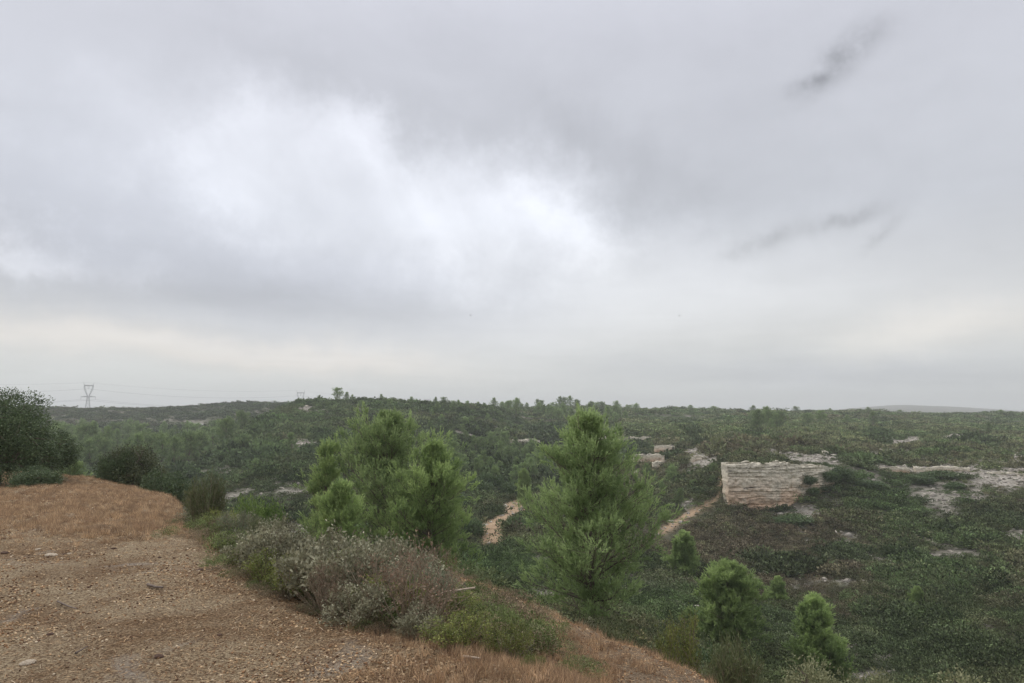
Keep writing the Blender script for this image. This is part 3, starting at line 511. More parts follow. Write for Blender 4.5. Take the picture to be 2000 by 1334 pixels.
far_protos = [scrub_proto('scrub_%02d' % i, 190, .19, 100 + i, M['scrub'], lumps=8, flat=.75, tw=.28) for i in range(8)]
distant_protos = [scrub_proto('thicket_%02d' % i, 90, .34, 150 + i, M['scrub'], lumps=6, flat=.8, tw=.16) for i in range(8)]
mid_protos = [scrub_proto('bushlet_%02d' % i, 1100, .062, 200 + i, M['scrub'], lumps=9, flat=.75) for i in range(6)]
def make_scrub(name, n, y0, y1, smin, smax, protos, top=1.5, thin=1.0):
    X, Y = rnd_in_view(n, y0, y1); Z = H(X, Y); f, p, c, b, px, py = masks(X, Y, Z)
    keep = (f < .5) & (p < .5) & (c < .5) & (RNG.random(n) > b * .95) & visible(X, Y, Z, top)
    keep &= ~((Y < 12) & (px < 1150))
    hole = fbm(X / 3.2, Y / 3.2, 3, 111); keep &= RNG.random(n) < np.clip(thin + .1 + hole * 2.0, .35, 1)
    X, Y, Z, px, py, b = [q[keep] for q in (X, Y, Z, px, py, b)]; k = len(X); low_ = np.zeros(k)
    for dy_ in (1.5, 3.5, 6):
        x2, y2 = X * (Y + dy_) / Y, Y + dy_; _, _, c2, b2, _, _ = masks(x2, y2, H(x2, y2)); low_ = np.maximum(low_, np.maximum(c2, b2 * .6))
    low_ = np.where(Y > 40, low_, 0)
    s = (smin + (smax - smin) * RNG.random(k) ** 2.2) * np.clip(1 + fbm(X / 15, Y / 15, 2, 121) * 1.2, .6, 1.6) * (1 - .6 * np.clip(b * 1.5, 0, 1)) * (1 - .6 * low_)
    fz = 1 - .45 * sstep(150, 350, Y); s = s * (1 + .45 * thick(X, Y)); sc = np.stack([s * RNG.uniform(.85, 1.25, k), s * RNG.uniform(.85, 1.25, k), s * RNG.uniform(.6, 1.15, k) * fz], 1)
    rot = np.stack([RNG.normal(0, .12, k), RNG.normal(0, .12, k), RNG.uniform(0, 2 * pi, k)], 1)
    o = scatter(name, np.stack([X, Y, Z - .06 * s], 1), sc, rot, RNG.integers(0, len(protos), k), scrub_tint(X, Y, px, py, k), protos)
    print(name, k, time.time() - T0); return o
make_scrub('near_scrub', 5200, 9, 42, .32, .75, mid_protos, thin=.8)
vale_protos = [scrub_proto('vale_%02d' % i, 520, .105, 250 + i, M['scrub'], lumps=9, flat=.75, tw=.26) for i in range(7)]
make_scrub('lower_slope_scrub', 9000, 38, 80, .50, 1.5, vale_protos, thin=.95)
make_scrub('valley_scrub', 23000, 78, 130, .50, 1.6, far_protos, thin=.95)
make_scrub('hillside_scrub', 70000, 125, 310, .65, 2.0, distant_protos, thin=.95)
make_scrub('plateau_scrub', 60000, 300, 640, 1.0, 2.8, distant_protos, 3, thin=.9)

# scattered stones lying on the bare ground
def stone_proto(name, seed, mat, k=12):
    rg = np.random.default_rng(seed)
    phi = (1 + 5 ** .5) / 2
    Vv = np.array([(-1, phi, 0), (1, phi, 0), (-1, -phi, 0), (1, -phi, 0), (0, -1, phi), (0, 1, phi), (0, -1, -phi), (0, 1, -phi), (phi, 0, -1), (phi, 0, 1), (-phi, 0, -1), (-phi, 0, 1)], float)
    Vv = norm(Vv) * rg.uniform(.6, 1.1, (12, 1)) * np.array([1, rg.uniform(.6, 1), rg.uniform(.35, .7)]) * .5
    Fc = [(0, 11, 5), (0, 5, 1), (0, 1, 7), (0, 7, 10), (0, 10, 11), (1, 5, 9), (5, 11, 4), (11, 10, 2), (10, 7, 6), (7, 1, 8), (3, 9, 4), (3, 4, 2), (3, 2, 6), (3, 6, 8), (3, 8, 9), (4, 9, 5), (2, 4, 11), (6, 2, 10), (8, 6, 7), (9, 8, 1)]
    return proto(name, mesh_np(name, Vv, None, Fc, mats=[mat], attrs={'tone': rg.uniform(.3, .7, 12)}))
stones = [stone_proto('stone_%02d' % i, 300 + i, M['chip']) for i in range(6)]
n = 130000; X, Y = rnd_in_view(n, 45, 260, -.72, .72); Z = H(X, Y); f, p, c, b, px, py = masks(X, Y, Z)
keep = ((RNG.random(n) < b * .8) | ((RNG.random(n) < .25) & (c > .5)) | (RNG.random(n) < .01)) & visible(X, Y, Z, .5)
X, Y, Z = X[keep], Y[keep], Z[keep]; k = len(X)
scatter('loose_rocks', np.stack([X, Y, Z + .02], 1), np.clip(RNG.lognormal(-1.05, .5, k), .12, 1.1) * (1 + Y / 400), np.stack([RNG.normal(0, .3, k), RNG.normal(0, .3, k), RNG.uniform(0, 6.3, k)], 1), RNG.integers(0, 6, k),
        np.array([.42, .38, .33]) * RNG.uniform(.6, 1.25, (k, 1)), stones)
print('rocks', k)

# ------------------------------------------------------------------ near ground: chips, mulch, stubble
def straw_proto(name, seed, mat):
    rg = np.random.default_rng(seed); k = 3; Vs = []; Qs = []; T = []
    a = rg.uniform(-.25, .25); w = .07
    for i in range(4):
        x = -.5 + i / 3; Vs += [(x, -w / 2 + a * x * x * 2, .02 + .05 * rg.random()), (x, w / 2 + a * x * x * 2, .05 + .05 * rg.random())]
        if i: Qs.append((2 * i - 2, 2 * i, 2 * i + 1, 2 * i - 1))
    return proto(name, mesh_np(name, np.array(Vs), Qs, mats=[mat], attrs={'tone': rg.uniform(.3, .7, 8)}))
straws = [straw_proto('straw_%02d' % i, 320 + i, M['straw']) for i in range(5)]
PAL = np.array([[.66, .52, .37], [.72, .63, .51], [.52, .37, .24], [.30, .185, .11], [.15, .09, .06], [.60, .44, .29]])
def near_bits(name, n, y0, y1, protos, smin, smax, pal, wts, flat=.5, p=1.6, want='both'):
    X, Y = rnd_in_view(n, y0, y1, -.82, .62, p); Z = H(X, Y); f, pa, c, b, px, py = masks(X, Y, Z)
    keep = (f > .5) | (pa > .5); edge = ~keep & (Y < 9.5) & (RNG.random(n) < .5); keep |= edge
    if want == 'stone': keep &= RNG.random(n) < np.clip(.5 + fbm(X / 1.2, Y / 1.2, 4, 131) * 3.5, .06, 1)
    if want == 'straw': keep &= RNG.random(n) < np.clip(.55 - fbm(X / 1.4, Y / 1.4, 4, 141) * 3, .08, 1)
    X, Y, Z, pa = X[keep], Y[keep], Z[keep], pa[keep]; k = len(X)
    tn = pal[RNG.choice(len(pal), k, p=wts)] * RNG.uniform(.75, 1.2, (k, 1)); tn = np.where(pa[:, None] > .5, tn * [1.0, .93, .86], tn)
    s = RNG.uniform(smin, smax, k) * (.7 + Y / 12)
    rot = np.stack([RNG.normal(0, flat, k), RNG.normal(0, flat, k), RNG.uniform(0, 6.3, k)], 1)
    scatter(name, np.stack([X, Y, Z + .003], 1), s, rot, RNG.integers(0, len(protos), k), tn, protos); print(name, k)
PAL = PAL * [.94, .87, .755]
near_bits('limestone_chips', 170000, 3.2, 24, stones, .007, .027, PAL, [.22, .13, .18, .19, .20, .08], .4, 1.5, 'stone')
near_bits('straw_mulch', 210000, 3.2, 26, straws, .012, .043, PAL, [.17, .07, .16, .24, .24, .12], .3, 1.5, 'straw')
def tuft_proto(name, nb, h, seed, mat, spread=.05):
    rg = np.random.default_rng(seed); P = np.stack([rg.normal(0, spread, nb), rg.normal(0, spread, nb), np.zeros(nb)], 1)
    D = norm(np.stack([rg.normal(0, .33, nb), rg.normal(0, .33, nb), np.ones(nb)], 1))
    V, Tt, t = blades(P, D, h * rg.uniform(.4, 1.15, nb), .007, rg.random(nb)); return proto(name, mesh_np(name, V, None, Tt, mats=[mat], attrs={'tone': t}))
tufts = [tuft_proto('tuft_%02d' % i, 34, .16, 340 + i, M['straw'], .05) for i in range(6)]
def grass(name, n, y0, y1, u0, u1, dens, pal, smin, smax, p=1.4):
    X, Y = rnd_in_view(n, y0, y1, u0, u1, p); Z = H(X, Y); f, pa, c, b, px, py = masks(X, Y, Z)
    keep = RNG.random(n) < dens(X, Y, px, py, f, pa)
    X, Y, Z = X[keep], Y[keep], Z[keep]; k = len(X); s = RNG.uniform(smin, smax, k)
    rot = np.stack([RNG.normal(0, .15, k), RNG.normal(0, .15, k), RNG.uniform(0, 6.3, k)], 1)
    scatter(name, np.stack([X, Y, Z - .004], 1), np.stack([s * 1.1, s * 1.1, s * RNG.uniform(.7, 1.2, k)], 1), rot, RNG.integers(0, 6, k), pal[RNG.integers(0, len(pal), k)] * RNG.uniform(.8, 1.2, (k, 1)), tufts); print(name, k)
SP = np.array([[.49, .345, .21], [.58, .42, .265], [.41, .28, .175], [.32, .22, .14]])
def d_field(X, Y, px, py, f, pa):
    w = fbm(X / 1.6, Y / 2.2, 3, 151)
    d = .12 + .9 * sstep(1075, 1000, py + w * 120) * sstep(560, 250, px) + .8 * g2(px, py, 170, 1030, 90, 14) + .5 * sstep(1000, 940, py)
    return np.where((f > .5) & (py < 1110), np.clip(d + w * 1.5 - .1, 0, 1) * sstep(1120, 1050, py + w * 220), 0) * .62
grass('field_stubble', 30000, 7, 36, -.80, -.28, d_field, SP, .22, .75)
def d_path(X, Y, px, py, f, pa):
    w = fbm(X / .7, Y / .7, 3, 161)
    low = (f > .5) & (px > 640) & (py > 1222 + (px - 700) * .12)
    return np.where(pa > .5, np.clip(.28 + w * 2, .03, 1), 0) + np.where(low, np.clip(.32 + w * 2.4 + (px - 900) / 900, 0, 1), 0) + np.where((Y < 12) & (f < .5) & (pa < .5), .35, 0)
grass('dry_path_grass', 16000, 3.6, 13, -.45, .62, d_path, SP * [.98, .96, .95], .22, .65)

n = 16000; X, Y = rnd_in_view(n, 4.4, 24, -.48, .62, 1.6); Z = H(X, Y); f, pa, c, b, px, py = masks(X, Y, Z); bare_ = (f > .5) | (pa > .5)
near_edge = np.zeros(n, bool)
for a_ in range(6):
    for rr_ in (.18, .42):
        x2, y2 = X + cos(a_) * rr_ * (Y / 6) ** .5, Y + sin(a_) * rr_ * (Y / 6) ** .5; f2, p2 = masks(x2, y2, H(x2, y2))[:2]; near_edge |= ((f2 > .5) | (p2 > .5)) != bare_
gap = ~bare_ & (Y < 12.5)
keep = (near_edge & (RNG.random(n) < np.where(bare_, .12, .3))) | (gap & (RNG.random(n) < np.where(px > 1000, .05, .30))); X, Y, Z, bare_ = X[keep], Y[keep], Z[keep], bare_[keep]; k = len(X)
wt = np.array([[.24, .25, .13], [.19, .23, .09], [.33, .27, .17], [.27, .21, .14], [.15, .19, .07]])[RNG.integers(0, 5, k)] * RNG.uniform(.75, 1.2, (k, 1)); s_ = RNG.uniform(.10, .30, k) * np.where(bare_, .55, 1)
scatter('edge_weeds', np.stack([X, Y, Z - .01], 1), np.stack([s_, s_, s_ * RNG.uniform(.6, 1.3, k)], 1), np.stack([RNG.normal(0, .15, k), RNG.normal(0, .15, k), RNG.uniform(0, 6.3, k)], 1), RNG.integers(0, 6, k), wt, mid_protos); print('weeds', k)

# ------------------------------------------------------------------ plants
class Skel:
    def __init__(s): s.P0 = []; s.P1 = []; s.R0 = []; s.R1 = []
    def seg(s, a, b, r0, r1): s.P0.append(a); s.P1.append(b); s.R0.append(r0); s.R1.append(r1)
    def line(s, pts, r0, r1):
        n = len(pts) - 1
        for i in range(n): s.seg(pts[i], pts[i + 1], r0 + (r1 - r0) * i / n, r0 + (r1 - r0) * (i + 1) / n)
    def mesh(s, name, mat, n=5):
        V, Q = tubes(s.P0, s.P1, s.R0, s.R1, n); return mesh_np(name, V, Q, mats=[mat])

def pine_meshes(name, Hh, prof, seed, nwh=18, nbr=5, nsub=9, nshoot=5, needles=16, nlen=.10, shoot=.24, mat=None, tops=1, lean=(0, 0), wid=.020):
    """prof: list of (height share, crown radius).  Returns trunk mesh and crown mesh."""
    rg = np.random.default_rng(seed); sk = Skel(); lw = Skel()
    ph, pr = [a for a, _ in prof], [b for _, b in prof]
    tz = np.linspace(0, 1, 11); tx = np.cumsum(rg.normal(0, .014 * Hh, 11)); ty = np.cumsum(rg.normal(0, .014 * Hh, 11)); tx -= tx[0]; ty -= ty[0]
    trunk = np.stack([tx + lean[0] * tz ** 1.5, ty + lean[1] * tz ** 1.5, tz * Hh], 1); sk.line(list(trunk), .022 * Hh, .004 * Hh)
    def tp(t): return np.array([np.interp(t, tz, trunk[:, k]) for k in range(3)])
    SPt, SDt, ST = [], [], []
    def shoots(p, d, n, ln, tone):
        dd = norm(norm(d) * .9 + rg.normal(0, .34, (n, 3)) + [0, 0, .55]); pp = p + rg.normal(0, .05, (n, 3)) + 0 * dd
        for k in range(n): SPt.append(pp[k]); SDt.append(dd[k] * ln * rg.uniform(.7, 1.25)); ST.append(tone + rg.normal(0, .12))
    for w in range(nwh):
        t = ph[0] + (1 - ph[0]) * (max(0.0, w + rg.uniform(-.3, .3)) / nwh) ** .92; t = min(max(t, ph[0]), .985)
        Rr = np.interp(t, ph, pr); a0 = rg.uniform(0, 2 * pi)
        for b in range(nbr):
            a = a0 + b * 2 * pi / nbr + rg.normal(0, .3); Lb = Rr * rg.choice([.45, .7, .95, 1.1, 1.3]) ; e0 = R(rg.uniform(8, 34)) + t * R(28)
            p = tp(t); pts = [p]; d = np.array([cos(a) * cos(e0), sin(a) * cos(e0), sin(e0)]); ns = 5
            for k in range(ns):
                d = norm(d + np.array([0, 0, .015 + .05 * k / ns]) + rg.normal(0, .08, 3)); p = p + d * Lb / ns; pts.append(p)
            sk.line(pts, .0055 * Hh * (1 - .6 * t) * (.5 + .5 * Lb / max(pr)), .005)
            bt = rg.normal(.42, .17) + .12 * t
            ms = max(2, int(nsub * (.35 + Lb / max(pr))))
            for q in range(ms):
                f = .22 + .78 * (q + rg.random()) / ms; kk = min(int(f * ns), ns - 1); pp = pts[kk] + (pts[kk + 1] - pts[kk]) * (f * ns - kk)
                dl = norm(d * .8 + rg.normal(0, .62, 3) + [0, 0, .30]); ls = Lb * .30 * rg.uniform(.5, 1.2) * (1.15 - .5 * f) + .08
                e = pp + dl * ls; lw.seg(pp, e, .006, .003); shoots(e, dl, nshoot, shoot, bt)
                shoots(pp + dl * ls * .5, dl, max(1, nshoot // 3), shoot, bt - .08)
            shoots(pts[-1], d, nshoot + 1, shoot * 1.15, bt + .15)
    for q in range(tops + 1):
        p = tp(rg.uniform(.90, .97)) + np.array([rg.normal(0, .035 * Hh), rg.normal(0, .035 * Hh), 0]) * (q > 0); ln_ = Hh * rg.uniform(.06, .10); e = p + np.array([rg.normal(0, .05), rg.normal(0, .05), ln_]); lw.seg(tp(.93), p, .01, .008); lw.seg(p, e, .008, .004)
        for f_ in np.linspace(.0, 1, 6): SPt.append(p + (e - p) * f_); SDt.append(norm(np.array([rg.normal(0, .22), rg.normal(0, .22), 1.])) * shoot * .8); ST.append(.75 + rg.normal(0, .1))
    for q in range(tops * 3):
        t = rg.uniform(.90, 1.0); p = tp(t) + rg.normal(0, .03 * Hh, 3) * [1, 1, 0]; shoots(p, np.array([0, 0, 1.2]), 4, shoot * 1.3, .75)
    SPt, SDt, ST = np.array(SPt), np.array(SDt), np.array(ST); ns = len(SPt)
    P = np.repeat(SPt, needles, 0); D = np.repeat(SDt, needles, 0); tt = np.repeat(ST, needles); k = len(P)
    f = rg.random((k, 1)) ** .8; P = P + D * f; nd = norm(norm(D) * .95 + rg.normal(0, .33, (k, 3)))
    V, T3, tone = blades(P, nd, nlen * rg.uniform(.7, 1.2, k), wid, np.clip(tt + rg.normal(0, .10, k) + (f[:, 0] - .5) * .25, 0, 1))
    crown = mesh_np(name + '_crown', V, None, T3, mats=[mat or M['pine']], attrs={'tone': tone})
    sk.P0 += lw.P0; sk.P1 += lw.P1; sk.R0 += lw.R0; sk.R1 += lw.R1
    return sk.mesh(name + '_trunk', M['bark'], 5), crown
def plant(kindname, meshes, loc, label, cat, group=None, rotz=0, s=1, names=('trunk', 'crown'), extra=()):
    r = link(kindname, None, loc=tuple(loc), label=label, cat=cat, group=group); r.rotation_euler = (0, 0, rotz)
    r.scale = (s, s, s) if np.isscalar(s) else tuple(s)
    for nm, me in zip(names, meshes): link(nm, me, r)
    return r
def dup(src, loc, rotz, s, label, group=None, mats=None):
    r = src.copy(); COL.objects.link(r); r.location = tuple(loc); r.rotation_euler = (0, 0, rotz); r.scale = (s, s, s) if np.isscalar(s) else tuple(s)
    r['label'] = label
    if group: r['group'] = group
    elif 'group' in r: del r['group']
    for ch in src.children:
        c = ch.copy(); COL.objects.link(c); c.parent = r
    return r
def hgt(px_h, Y): return px_h / F * Y
def shift(loc, dz): l = np.array(loc, float); l[2] += dz; return l
def top_height(px, ytop, Y, loc): return EYE + ratio(px, ytop)[1] * Y - loc[2]

# the big pines on the slope below the field
Y = 22; loc = at_depth(1145, Y, 1180); hh = top_height(1132, 787, Y, loc) - .5
plant('pine_tree', pine_meshes('big_pine', hh, [(.04, 1.2), (.16, 1.6), (.28, 2.0), (.39, 1.7), (.51, 1.5), (.62, 1.4), (.74, 1.0), (.85, .62), (.93, .36), (1, .12)], 11, 26, 6, 9, 6, 12, tops=3), loc,
      'tallest bright green pine, its several-tipped crown reaching above the skyline in mid picture', 'pine tree')
Y = 31; loc = at_depth(748, Y, 1050); hh = top_height(748, 800, Y, loc) - .55
plant('pine_tree', pine_meshes('wide_pine', hh, [(.1, 2.3), (.25, 2.8), (.41, 2.9), (.56, 2.6), (.70, 1.95), (.8, 1.3), (.87, .9), (.95, .5), (1, .2)], 12, 24, 6, 10, 6, 12, nlen=.10, shoot=.27, tops=3, wid=.026), loc,
      'broad tall pine with pointed top, standing in front of the rounded hill', 'pine tree')
Y = 28; loc = at_depth(838, Y, 1050); hh = top_height(838, 858, Y, loc) - .4
plant('pine_tree', pine_meshes('side_pine', hh, [(.04, 1.8), (.25, 2.0), (.5, 1.6), (.7, 1.1), (.85, .6), (1, .1)], 13, 18, 6, 9, 6, 14, nlen=.095, shoot=.26, mat=M['pine_bright'], tops=2, wid=.024), loc,
      'light green pine standing at the right shoulder of the broad tall pine', 'pine tree')
Y = 29; loc = at_depth(650, Y, 1000); hh = top_height(652, 872, Y, loc)
plant('pine_tree', pine_meshes('slim_pine', hh, [(.1, .9), (.35, .9), (.6, .6), (.8, .35), (1, .1)], 14, 16, 4, 7, 4, 15, nlen=.10, shoot=.27, mat=M['pine_bright'], wid=.024), loc,
      'slender open pine with bright plumes at the left side of the broad tall pine', 'pine tree')
Y = 24; loc = at_depth(662, Y, 1000); hh = top_height(662, 958, Y, loc)
plant('pine_tree', pine_meshes('low_pine', hh, [(.02, .85), (.3, .9), (.6, .7), (.85, .35), (1, .1)], 15, 14, 6, 9, 5, 16, mat=M['pine_bright']), loc,
      'low bushy yellow-green young pine at the foot of the broad tall pine', 'pine tree')
Y = 46; loc = at_depth(1418, Y, 1240); hh = top_height(1418, 1108, Y, loc) - .3
young_h = hh; young = plant('pine_tree', pine_meshes('young_pine', hh, [(.02, 1.4), (.2, 1.75), (.45, 1.7), (.7, 1.3), (.88, .75), (1, .2)], 16, 18, 7, 10, 6, 14, wid=.035, nlen=.15, shoot=.36, mat=M['pine_bright']), loc,
      'rounded bright green young pine on the slope beside the brown path end', 'pine tree')
Y = 44; loc = at_depth(1606, Y, 1260); hh = top_height(1606, 1165, Y, loc) - .3
yp2_h = hh; yp2 = plant('pine_tree', pine_meshes('young_pine_conic', hh, [(.04, 1.35), (.25, 1.4), (.5, 1.1), (.75, .65), (1, .12)], 17, 16, 6, 9, 6, 13, nlen=.15, shoot=.34, mat=M['pine_bright'], wid=.036), loc,
      'yellow-green cone-shaped young pine lowest on the right slope', 'pine tree')
for (px, yt, yb, Y, lab) in [(1332, 1042, 1135, 34, 'small dull green pine between the tallest pine and the dark brown scrub'), (1521, 1130, 1190, 40, 'small conical pine between the rounded young pine and the yellow-green one'),
                             (1790, 1148, 1200, 58, 'lone small pine standing in the bright green scrub of the right slope'),
                             (1022, 920, 985, 62, 'thin young pine beside the tan clearing in the ravine')]:
    loc = hit(px, yb, 12) if yb > 1000 and px != 1292 else at_depth(px, Y, yb); Yh = loc[1]
    if px == 1022: loc = at_depth(px, 106, yb); Yh = 106
    src, h0 = (young, young_h) if px == 1022 else (yp2, yp2_h); th = top_height(px, yt, Yh, loc); s = th / h0; wd = 1.0 if px != 1022 else .55; s = s if px != 1022 else 4.4 / h0
    dup(src, shift(loc, -.05), RNG.uniform(0, 6), (s * wd, s * wd, s), lab); print(lab[:20], px, round(Yh, 1), round(th, 2))
print('near pines', time.time() - T0)

# far pines: fewer, broader needles clumps
farp = []
for i in range(6):
    rg = np.random.default_rng(400 + i); hh = 5.0
    prof = [[(.12, 1.5), (.35, 1.7), (.6, 1.3), (.85, .6), (1, .15)], [(.2, 1.2), (.5, 1.9), (.75, 1.6), (.93, .8), (1, .3)], [(.05, 1.4), (.3, 1.3), (.6, .9), (.85, .4), (1, .1)]][i % 3]
    farp.append(pine_meshes('far_pine_%d' % i, hh, prof, 400 + i, 10, 5, 5, 3, 6, nlen=.26, shoot=.38, mat=M['pine_far'], wid=.06))
fsrc = [plant('pine_tree', farp[i], (0, 0, 0), 'x', 'pine tree') for i in range(6)]
used = [False] * 6
def far_pine(px, Y, hgt_m, label, group=None, wide=1.0, py=900):
    i = int(RNG.integers(0, 6)); loc = at_depth(px, Y, py); loc[2] -= .15; s = hgt_m / 5.0; sc = (s * wide, s * wide, s)
    if not used[i]:
        used[i] = True; r = fsrc[i]; r.location = tuple(loc); r.rotation_euler = (0, 0, RNG.uniform(0, 6)); r.scale = sc; r['label'] = label
        if group: r['group'] = group
        return r
    return dup(fsrc[i], loc, RNG.uniform(0, 6), sc, label, group)
def wood(poly_px, n, Y0, Y1, h0, h1, label, group, mind=2.6, wide=1.0):
    pts = []; tries = 0
    while len(pts) < n and tries < n * 60:
        tries += 1; Y = RNG.uniform(Y0, Y1); px = RNG.uniform(min(p[0] for p in poly_px), max(p[0] for p in poly_px))
        u, _ = ratio(px, 900); X = u * Y; Z = float(H(X, Y)); qx, qy = to_px(X, Y, Z)
        if not in_poly(np.array([qx]), np.array([qy]), poly_px)[0]: continue
        if 916 < qx < 1040 and qy > 958: continue
        if any((X - a) ** 2 + (Y - b) ** 2 < mind ** 2 for a, b in pts): continue
        pts.append((X, Y)); far_pine(float(qx), Y, RNG.uniform(h0, h1), label, group, wide * RNG.uniform(.85, 1.2), float(qy))
    print(group, len(pts))
wood([(95, 845), (330, 850), (470, 830), (480, 850), (420, 900), (360, 925), (95, 925)], 75, 150, 300, 4.5, 8, 'grey-green pine crowded among others in the wooded hollow behind the holm oaks', 'pines in the hollow behind the holm oaks', 4.5)
wood([(880, 880), (1050, 870), (1060, 930), (1010, 985), (960, 965), (900, 960), (860, 930)], 55, 95, 220, 2.5, 4.6, 'mid green pine among the trees filling the ravine between the two large pines', 'pines in the ravine between the large pines', 3.0)
wood([(950, 797), (1180, 796), (1250, 812), (1200, 835), (1080, 830), (1000, 822)], 45, 280, 440, 4, 7, 'dark pine on the wooded far slope behind the tallest pine', 'pines on the far slope behind the tallest pine', 5)
wood([(1425, 828), (1620, 826), (1610, 848), (1440, 846)], 13, 210, 330, 4, 7, 'light green pine in the open clump on the plateau above the cliff', 'pines of the clump above the cliff', 3.5, 1.2)
wood([(1250, 930), (1400, 925), (1395, 975), (1270, 1000)], 12, 90, 150, 1.6, 3.0, 'low green pine on the slope left of the sandy trail', 'low pines left of the sandy trail', 2.5, 1.1)
wood([(700, 800), (960, 800), (1000, 850), (860, 870), (700, 840)], 28, 190, 270, 1.8, 3.4, 'small scattered pine on the right flank of the rounded hill', 'scattered pines on the rounded hill', 4.5)
for (px, Y, h_, lab) in [(620, 262, 1.9, 'tiny lone pine on the crest just right of the middle pylon'), (657, 262, 3.4, 'darkest and tallest pine on the crest of the rounded hill'), (672, 263, 2.6, 'second dark pine on the hill crest, touching the tallest one'),
                         (685, 262, 2.0, 'low pine at the right end of the dark crest trio'), (745, 266, 2.2, 'round-headed dark pine on the crest near the pine top'), (700, 262, 1.3, 'small pine on the crest right of the dark trio'),
                         (802, 272, 2.1, 'single pine on the crest left of the farthest pylon'), (848, 272, 2.2, 'pine on the crest immediately right of the farthest pylon'), (866, 273, 2.1, 'bushy pine second to the right of the farthest pylon'),
                         (895, 274, 1.9, 'first pine of the descending crest row'), (473, 170, 2.6, 'bluish small pine low on the left flank of the rounded hill'), (567, 150, 3.4, 'dark isolated pine low on the face of the rounded hill'), (500, 125, 1.8, 'small grey pine on the flat shelf under the rounded hill'),
                         (1708, 300, 4.4, 'round green pine alone on the plateau near the right side'), (1658, 300, 2.8, 'small pale pine left of the round one on the plateau'), (1932, 250, 3.0, 'bright small pine by the rocks at the far right'),
                         (1425, 270, 2.6, 'small pine left of the plateau clump'), (135, 48, 2.6, 'yellow-green sapling between the two holm oaks')]:
    far_pine(px, Y, h_ * 1.4, lab, None, RNG.uniform(.9, 1.3))
for px in [910, 922, 935, 948, 962, 975, 990, 1005, 1020, 1035, 1052, 1068, 1085]:
    far_pine(px + RNG.uniform(-3, 3), RNG.uniform(278, 300) if px < 990 else RNG.uniform(350, 400), RNG.uniform(1.8, 3.2), 'dark pine in the crest row running down from the rounded hill', 'pines in the descending crest row', RNG.uniform(1.1, 1.7))
for px in [1165, 1180, 1190, 1212, 1235, 1262, 1290, 1305, 1325, 1355, 1395, 1410, 1425, 1474, 1530, 1560, 1625, 1687, 1699, 1760, 1880, 1910, 1925, 1948, 1957, 1985]:
    far_pine(px + RNG.uniform(-3, 3), RNG.uniform(430, 470), RNG.uniform(2.0, 4.2), 'small dark tree silhouetted on the long flat skyline of the right plateau', 'trees on the flat skyline at the right', RNG.uniform(1.4, 2.6))
print('far pines', time.time() - T0)

# ---- broad-leaved bushes and oaks
def bush_meshes(name, rad, ht, seed, kind, nst=26, per=9, nleaf=14, leaf=.026, mat=None, wood='twig', n=4):
    """woody stems fanning from the base, twigs, leaves gathered round the twig ends"""
    rg = np.random.default_rng(seed); sk = Skel(); TP, TD, TT = [], [], []
    for i in range(nst):
        a = rg.uniform(0, 2 * pi); rr = rad * rg.uniform(.15, 1) ** .7; hz = ht * (1 - .45 * (rr / rad) ** 2) * rg.uniform(.7, 1.08)
        p = np.array([rg.normal(0, .06 * rad), rg.normal(0, .06 * rad), -.03]); e = np.array([cos(a) * rr, sin(a) * rr, hz]); c = p + (e - p) * .5 + np.array([cos(a), sin(a), -.2]) * rr * .18 + rg.normal(0, .03, 3)
        pts = [p * (1 - t) ** 2 + 2 * c * t * (1 - t) + e * t * t for t in (0, .3, .6, .85, 1)]; r0 = .008 * (ht / .7) ** .7
        sk.line(pts, r0, r0 * .3); bt = rg.normal(.5, .16)
        for q in range(per):
            f = rg.uniform(.35, 1) if kind != 'tip' else rg.uniform(.5, 1); k = min(int(f * 4), 3); pp = pts[k] + (pts[k + 1] - pts[k]) * (f * 4 - k)
            d = norm(norm(e - p) * .5 + rg.normal(0, .55, 3) + [0, 0, .45]); ls = rad * .34 * rg.uniform(.4, 1.1); q2 = pp + d * ls; sk.seg(pp, q2, r0 * .35, r0 * .18)
            TP.append(q2); TD.append(d * ls); TT.append(bt + rg.normal(0, .1))
    TP, TD, TT = np.array(TP), np.array(TD), np.array(TT); P = np.repeat(TP, nleaf, 0); D = np.repeat(TD, nleaf, 0); T = np.repeat(TT, nleaf); k = len(P)
    if kind == 'tip': f = rg.random((k, 1)) ** 2.2 * .5; spread = .7
    elif kind == 'needle': f = rg.random((k, 1)); spread = .5
    else: f = rg.random((k, 1)) * .9; spread = .9
    P = P - D * f + rg.normal(0, leaf * .8, (k, 3)); P[:, 2] = np.maximum(P[:, 2], .0)
    d2 = norm(norm(D) * .8 + rg.normal(0, spread, (k, 3)) + [0, 0, .15])
    tone = np.clip(T + rg.normal(0, .14, k), 0, 1); ll = leaf * rg.uniform(.7, 1.3, k)
    if kind == 'needle': V, Q, t = leafs(P, d2, ll * 1.5, ll * .22, tone)
    else: V, Q, t = leafs(P, d2, ll, ll * .5, tone)
    return sk.mesh(name + '_stems', M[wood], n), mesh_np(name + '_leaves', V, Q, mats=[mat], attrs={'tone': t})

